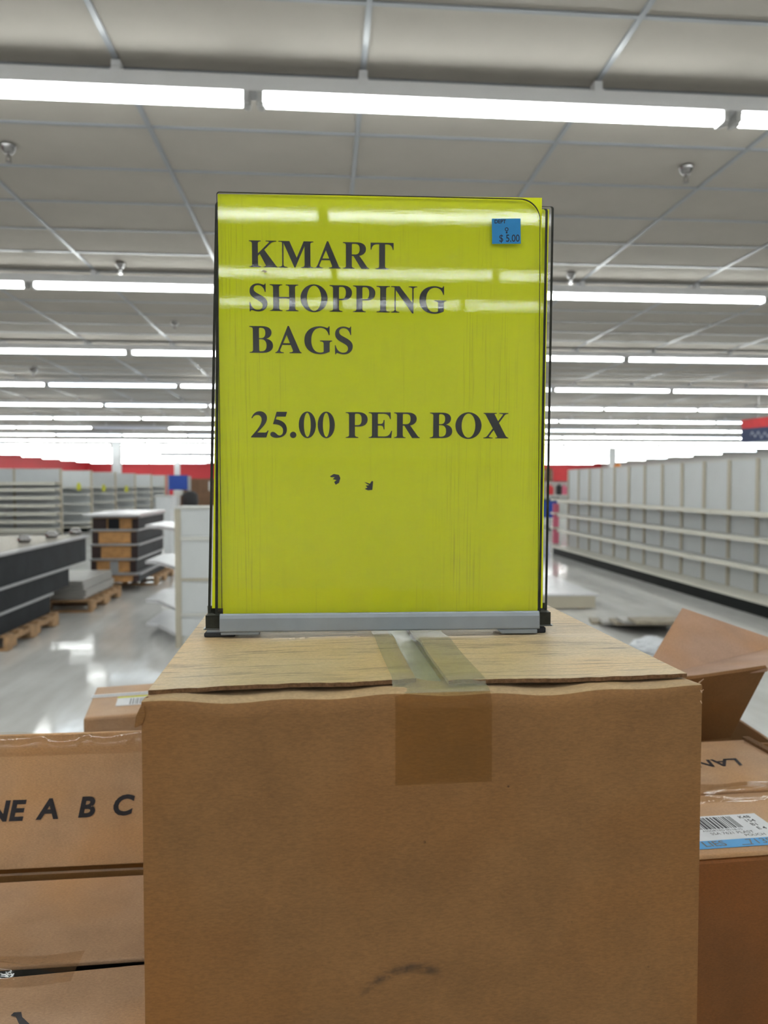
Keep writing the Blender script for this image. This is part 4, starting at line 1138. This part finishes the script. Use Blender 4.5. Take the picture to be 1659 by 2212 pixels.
GL = {
 'K': (778, [stem(104, 258, 30, 333), [path('M 250 285 L 250 345 L 545 632 L 610 632 L 380 402')], [path('M 285 378 L 395 480 L 700 78 C 722 45 740 25 769 19 L 769 0 L 402 0 L 402 19 C 450 22 470 35 455 62')], [path('M 460 676 L 735 676 L 735 657 C 690 655 650 648 610 628 L 545 628 C 560 650 530 657 460 657')]]),
 'M': (944, [stem(108, 142, 14, 244, top=False, y1=640), [path('M 14 676 L 298 676 L 500 225 L 448 5 L 425 5 L 142 632 L 105 640 C 95 655 60 657 14 657')], [path('M 425 5 L 448 5 L 700 575 L 700 676 L 668 676 L 480 240')], stem(690, 842, 602, 921, topl=672)]),
 'A': (722, [[path('M 332 690 L 364 690 L 630 78 C 645 40 660 22 689 19 L 689 0 L 375 0 L 375 19 C 445 22 475 35 458 80 L 285 510')], [path('M 332 690 L 352 690 L 350 560 L 138 90 C 118 45 150 22 225 19 L 225 0 L 9 0 L 9 19 C 45 24 65 40 90 95')], [path('M 190 208 L 430 208 L 414 250 L 208 250')]]),
 'R': (722, [stem(105, 260, 26, 335), bowl('M 200 676 L 390 676 C 545 676 632 612 632 508 C 632 400 540 328 380 328 L 240 328', 'M 260 638 L 345 638 C 440 638 468 585 468 505 C 468 415 430 366 340 366 L 260 366'), [path('M 285 350 L 445 350 L 655 60 C 672 36 690 24 715 19 L 715 0 L 510 0')]]),
 'T': (667, [stem(256, 412, 158, 510, top=False, y1=670), [path('M 31 676 L 340 676 L 340 638 L 200 638 C 110 636 68 590 52 498 L 31 498')], [path('M 636 676 L 327 676 L 327 638 L 467 638 C 557 636 599 590 615 498 L 636 498')]]),
 'S': (556, [[path('M 470 478 L 450 478 C 425 590 362 650 275 650 C 205 650 160 612 160 555 C 160 500 200 470 300 420 C 440 350 513 295 513 185 C 513 65 415 -19 280 -19 C 225 -19 190 -8 150 5 C 130 12 118 14 108 14 C 90 14 80 5 74 -19 L 54 -19 L 48 215 L 69 215 C 95 90 170 25 265 25 C 340 25 390 70 390 130 C 390 190 350 225 250 275 C 110 345 55 400 55 505 C 55 615 140 692 270 692 C 320 692 355 680 390 668 C 405 662 415 660 424 660 C 438 660 446 670 450 692 L 470 692')]]),
 'H': (778, [stem(105, 260, 21, 345), stem(520, 675, 435, 759), [path('M 250 318 L 530 318 L 530 360 L 250 360')]]),
 'O': (778, [ring(389, 336, 354, 355, 186, 322)]),
 'P': (611, [stem(105, 260, 16, 350), bowl('M 200 676 L 360 676 C 510 676 600 600 600 490 C 600 370 510 298 370 298 L 240 298', 'M 260 638 L 330 638 C 408 638 440 580 440 490 C 440 390 410 334 330 334 L 260 334')]),
 'I': (389, [stem(118, 272, 20, 370)]),
 'N': (722, [stem(105, 137, 16, 236, top=False, y1=630), [path('M 16 676 L 238 676 L 598 222 L 606 -18 L 572 -18 L 120 600 L 105 640 C 90 655 60 657 16 657')], stem(574, 607, 478, 701, y0=-18, bot=False)]),
 'G': (778, [[path('M 690 470 L 668 470 C 640 590 560 652 455 652 C 310 652 215 530 215 335 C 215 140 300 22 445 22 C 480 22 510 30 535 45 L 535 235 C 535 290 515 305 440 310 L 440 330 L 755 330 L 755 310 C 705 305 690 290 690 240 L 690 45 C 610 5 530 -19 440 -19 C 190 -19 37 120 37 335 C 37 550 200 691 430 691 C 490 691 540 680 590 662 C 610 655 622 652 632 652 C 650 652 660 664 666 691 L 690 691')]]),
 'B': (667, [stem(105, 260, 16, 350), bowl('M 200 676 L 350 676 C 500 676 582 612 582 518 C 582 420 500 352 370 350 L 240 350', 'M 260 638 L 310 638 C 390 638 424 590 424 512 C 424 425 390 374 310 372 L 260 372'), bowl('M 240 372 L 370 370 C 540 362 619 290 619 185 C 619 70 520 0 350 0 L 200 0', 'M 260 346 L 310 346 C 410 345 452 280 452 190 C 452 90 410 38 310 38 L 260 38')]),
 'E': (667, [stem(105, 260, 16, 300), [path('M 200 676 L 600 676 L 605 500 L 582 500 C 560 600 510 638 400 638 L 200 638')], [path('M 250 328 L 330 328 C 385 326 405 300 415 225 L 438 225 L 438 475 L 415 475 C 405 400 385 372 330 370 L 250 370')], [path('M 200 0 L 620 0 L 641 190 L 618 190 C 585 85 535 38 420 38 L 200 38')]]),
 'X': (722, [[path('M 62 645 L 312 645 L 640 35 L 398 35')], [path('M 16 676 L 372 676 L 372 657 C 330 655 310 648 306 632 L 70 632 C 55 650 40 656 16 657')], [path('M 345 0 L 699 0 L 699 19 C 670 22 655 34 644 50 L 405 50 C 412 30 390 22 345 19')], [path('M 548 640 L 606 640 L 162 40 L 104 40')], [path('M 440 676 L 685 676 L 685 657 C 650 652 625 645 604 632 L 545 632 C 545 652 490 656 440 657')], [path('M 16 0 L 270 0 L 270 19 C 200 22 165 32 168 50 L 110 50 C 90 34 60 22 16 19')]]),
 '2': (500, [[path('M 478 180 L 415 0 L 17 0 L 17 22 C 180 200 300 340 300 470 C 300 545 255 590 190 590 C 130 590 85 560 55 500 L 33 510 C 75 625 150 688 250 688 C 365 688 440 610 440 510 C 440 390 350 290 185 130 L 370 130 C 415 130 435 145 455 187')]]),
 '5': (500, [[path('M 470 676 L 430 550 L 195 550 L 170 480 C 370 450 460 350 460 215 C 460 80 350 -8 190 -8 C 90 -8 22 30 22 85 C 22 125 50 150 90 150 C 125 150 150 130 185 100 C 215 70 240 55 265 55 C 320 55 360 105 360 180 C 360 290 270 350 95 352 L 195 676')]]),
 '0': (500, [ring(250, 337, 226, 350, 90, 318)]),
 '.': (250, [[ell(125, 71, 84, 84, 20)]]),
 ' ': (250, []),
}
def glyph_line(mb, s, x, z, em, y):
    layer = 0
    for ch in s:
        adv, pieces = GL[ch]
        for k, loops in enumerate(pieces):
            L3 = [[Vector((p[0], p[1], 0)) for p in lp] for lp in loops]
            flat = [q for lp in L3 for q in lp]
            tri = mg.tessellate_polygon(L3)
            V = []
            for q in flat:
                zz = z + q.y * em / 1000; V.append((x + q.x * em / 1000, y - k * .000012 + lean(zz), zz))
            F = []
            for t_ in tri:
                a, b, c = (flat[i] for i in t_)
                ar = (b.x - a.x) * (c.y - a.y) - (b.y - a.y) * (c.x - a.x)
                if abs(ar) < 1e-6: continue
                F.append(tuple(t_) if ar > 0 else tuple(reversed(t_)))
            mb.add(V, F)
        x += adv * em / 1000
for s, xx, yb, xe, tot in (('KMART', 536, 577, 850, 3833 - 31), ('SHOPPING', 535, 671, 964, 5223 - 23), ('BAGS', 538, 762, 762, 2723 - 43), ('25.00 PER BOX', 541, 945, 1098, 6917 - 23)):
    p0 = spos(xx, yb); p1 = spos(xe, yb); em = (p1[0] - p0[0]) / tot * 1000
    g = MB(); glyph_line(g, s, p0[0], p0[1], em, Y0S - .00012)
    g.build('lettering', 'toner', paper, recalc=False)
for (cx, cy, pl) in ((723, 1035, [(-10, 6), (-2, 11), (9, 9), (12, 2), (9, -8), (2, -12), (-1, -6), (4, -2), (-4, 0), (0, 4), (-8, 4)]),
                     (797, 1048, [(-10, 7), (-4, 5), (2, 3), (6, 9), (9, 8), (7, -10), (-2, -11), (-9, -8), (-3, -5), (-7, -1), (1, 0), (-5, 3)])):
    vv, ff = fill(pl); c0 = spos(cx, cy)
    g = MB().add([(c0[0] + p[0] * S, Y0S - .00015 + lean(c0[1]), c0[1] + p[1] * S) for p in vv], ff); g.build('toner_smudge', 'toner', paper, recalc=False)

# price sticker on the front sheet
st = MB().box(-.0094, .0094, -.00015, 0, -.0079, .0079).build('price_sticker', 'sticker_blue', holder)
q = spos(1094, 499, -.004); st.location = (q[0], Y0S - .00355 + lean(q[1]), q[1]); st.rotation_euler = (LEAN, R_(-1.6), 0)
items = [(text_mesh('DEPT', .0032, .00010), UP @ TM(-.0078, .0050)), (text_mesh('$ 5.00', .0064, .00005, space=.98), UP @ Matrix.Diagonal((.86, 1, 1, 1)) @ TM(-.0057, -.0066))]
g = MB(); n = 20
for i in range(n):
    a0, a1 = 2 * math.pi * i / n, 2 * math.pi * (i + 1) / n
    P2 = lambda a, r: (r * math.cos(a), r * math.sin(a) + .0012, 0)
    g.add([P2(a0, .0007), P2(a0, .0012), P2(a1, .0012), P2(a1, .0007)], [(0, 1, 2, 3)])
g.add([(-.0005, -.0014, 0), (.0005, -.0014, 0), (.0005, -.0002, 0), (-.0005, -.0002, 0)], [(0, 1, 2, 3)])
items.append((g.mesh('bulb'), UP @ TM(.0002, .0)))
o = link('lettering', join_meshes(items), 'sticker_ink', st); o.location.y = -.00019
vv, ff = fill([(-9, -2), (-3, 3), (2, 2), (8, -4), (3, -1), (0, -4), (-3, 0)])
g = MB().add([(p[0] * S, 0, p[1] * S) for p in vv], ff); o = g.build('glue_residue', 'tan_stain', holder, recalc=False)
q = spos(572, 586, -.004); o.location = (q[0], Y0S - .0037 + lean(q[1]), q[1])

# metal base
yR = Y0S - .0054
rail = MB().prism([(yR - .0010, Zp(1357)), (yR, Zp(1359)), (yR + .004, Zp(1359)), (yR + .004, Zp(1322)), (yR + .001, Zp(1320)), (yR, Zp(1323)), (yR - .0008, Zp(1330))], 'x', X(477), X(1161))
o = rail.build('front_rail', ['steel_grey'], holder, bevel=.0006); 
# channel with open ends
x0, x1 = X(441), X(1192)
def channel_profile():
    a, b = yR + .0045, Y0S + .0165
    z0, z1 = Zp(1356), Zp(1312)
    t = .0010
    outer = [(a, z0), (b - .002, z0), (b, z0 + .002), (b, z1 - .004), (b - .002, z1)]
    inner = [(b - .003, z1 - .0004), (b - t, z1 - .0045), (b - t, z0 + .0025), (b - .0025, z0 + t), (a, z0 + t)]
    return outer + inner
MB().box(X(480), X(1160), Y0S + .0155, Y0S + .0165, Zp(1338), Zp(1316)).build('back_rail', 'steel_dark', holder)
for xa, xb in ((x0, X(482)), (X(1157), x1)):
    MB().prism(channel_profile(), 'x', xa, xb).build('end_clip', 'steel_dark', holder, bevel=.0003)
MB().box(x0 + .001, X(476), yR + .005, Y0S + .0145, Zp(1353), Zp(1326)).build('end_block', 'acrylic_edge', holder)
MB().box(X(1164), x1 - .001, yR + .005, Y0S + .0145, Zp(1353), Zp(1326)).build('end_block', 'acrylic_edge', holder)
for s_, e_ in ((442, 452), (1183, 1192)):
    pass
# end lips of the channel, light metal edge
for xa in (x0, x1):
    pr = channel_profile()
    MB().prism(pr, 'x', xa - .0004, xa + .0004).build('channel_edge', 'steel_edge', holder)
# feet
MB().box(X(479), X(562), yR + .0005, yR + .020, Zp(1365), Zp(1359)).build('foot_tab', 'steel_grey', holder, bevel=.0005)
MB().prism([(X(1070), Zp(1359)), (X(1156), Zp(1359)), (X(1156), Zp(1368)), (X(1080), Zp(1368))], 'y', yR - .0005, yR + .020).build('foot_tab', 'steel_grey', holder, bevel=.0005)
MB().box(X(446), X(480), yR + .006, Y0S + .02, Zp(1362), Zp(1356)).build('foot_tab', 'steel_grey', holder)
MB().box(X(441), X(508), yR + .004, Y0S + .0145, -0.0001, Zp(1362)).build('rubber_foot', 'rubber', holder, bevel=.0008)
MB().box(X(1100), X(1180), yR + .006, Y0S + .0145, -0.0001, Zp(1359)).build('rubber_foot', 'rubber', holder, bevel=.0008)
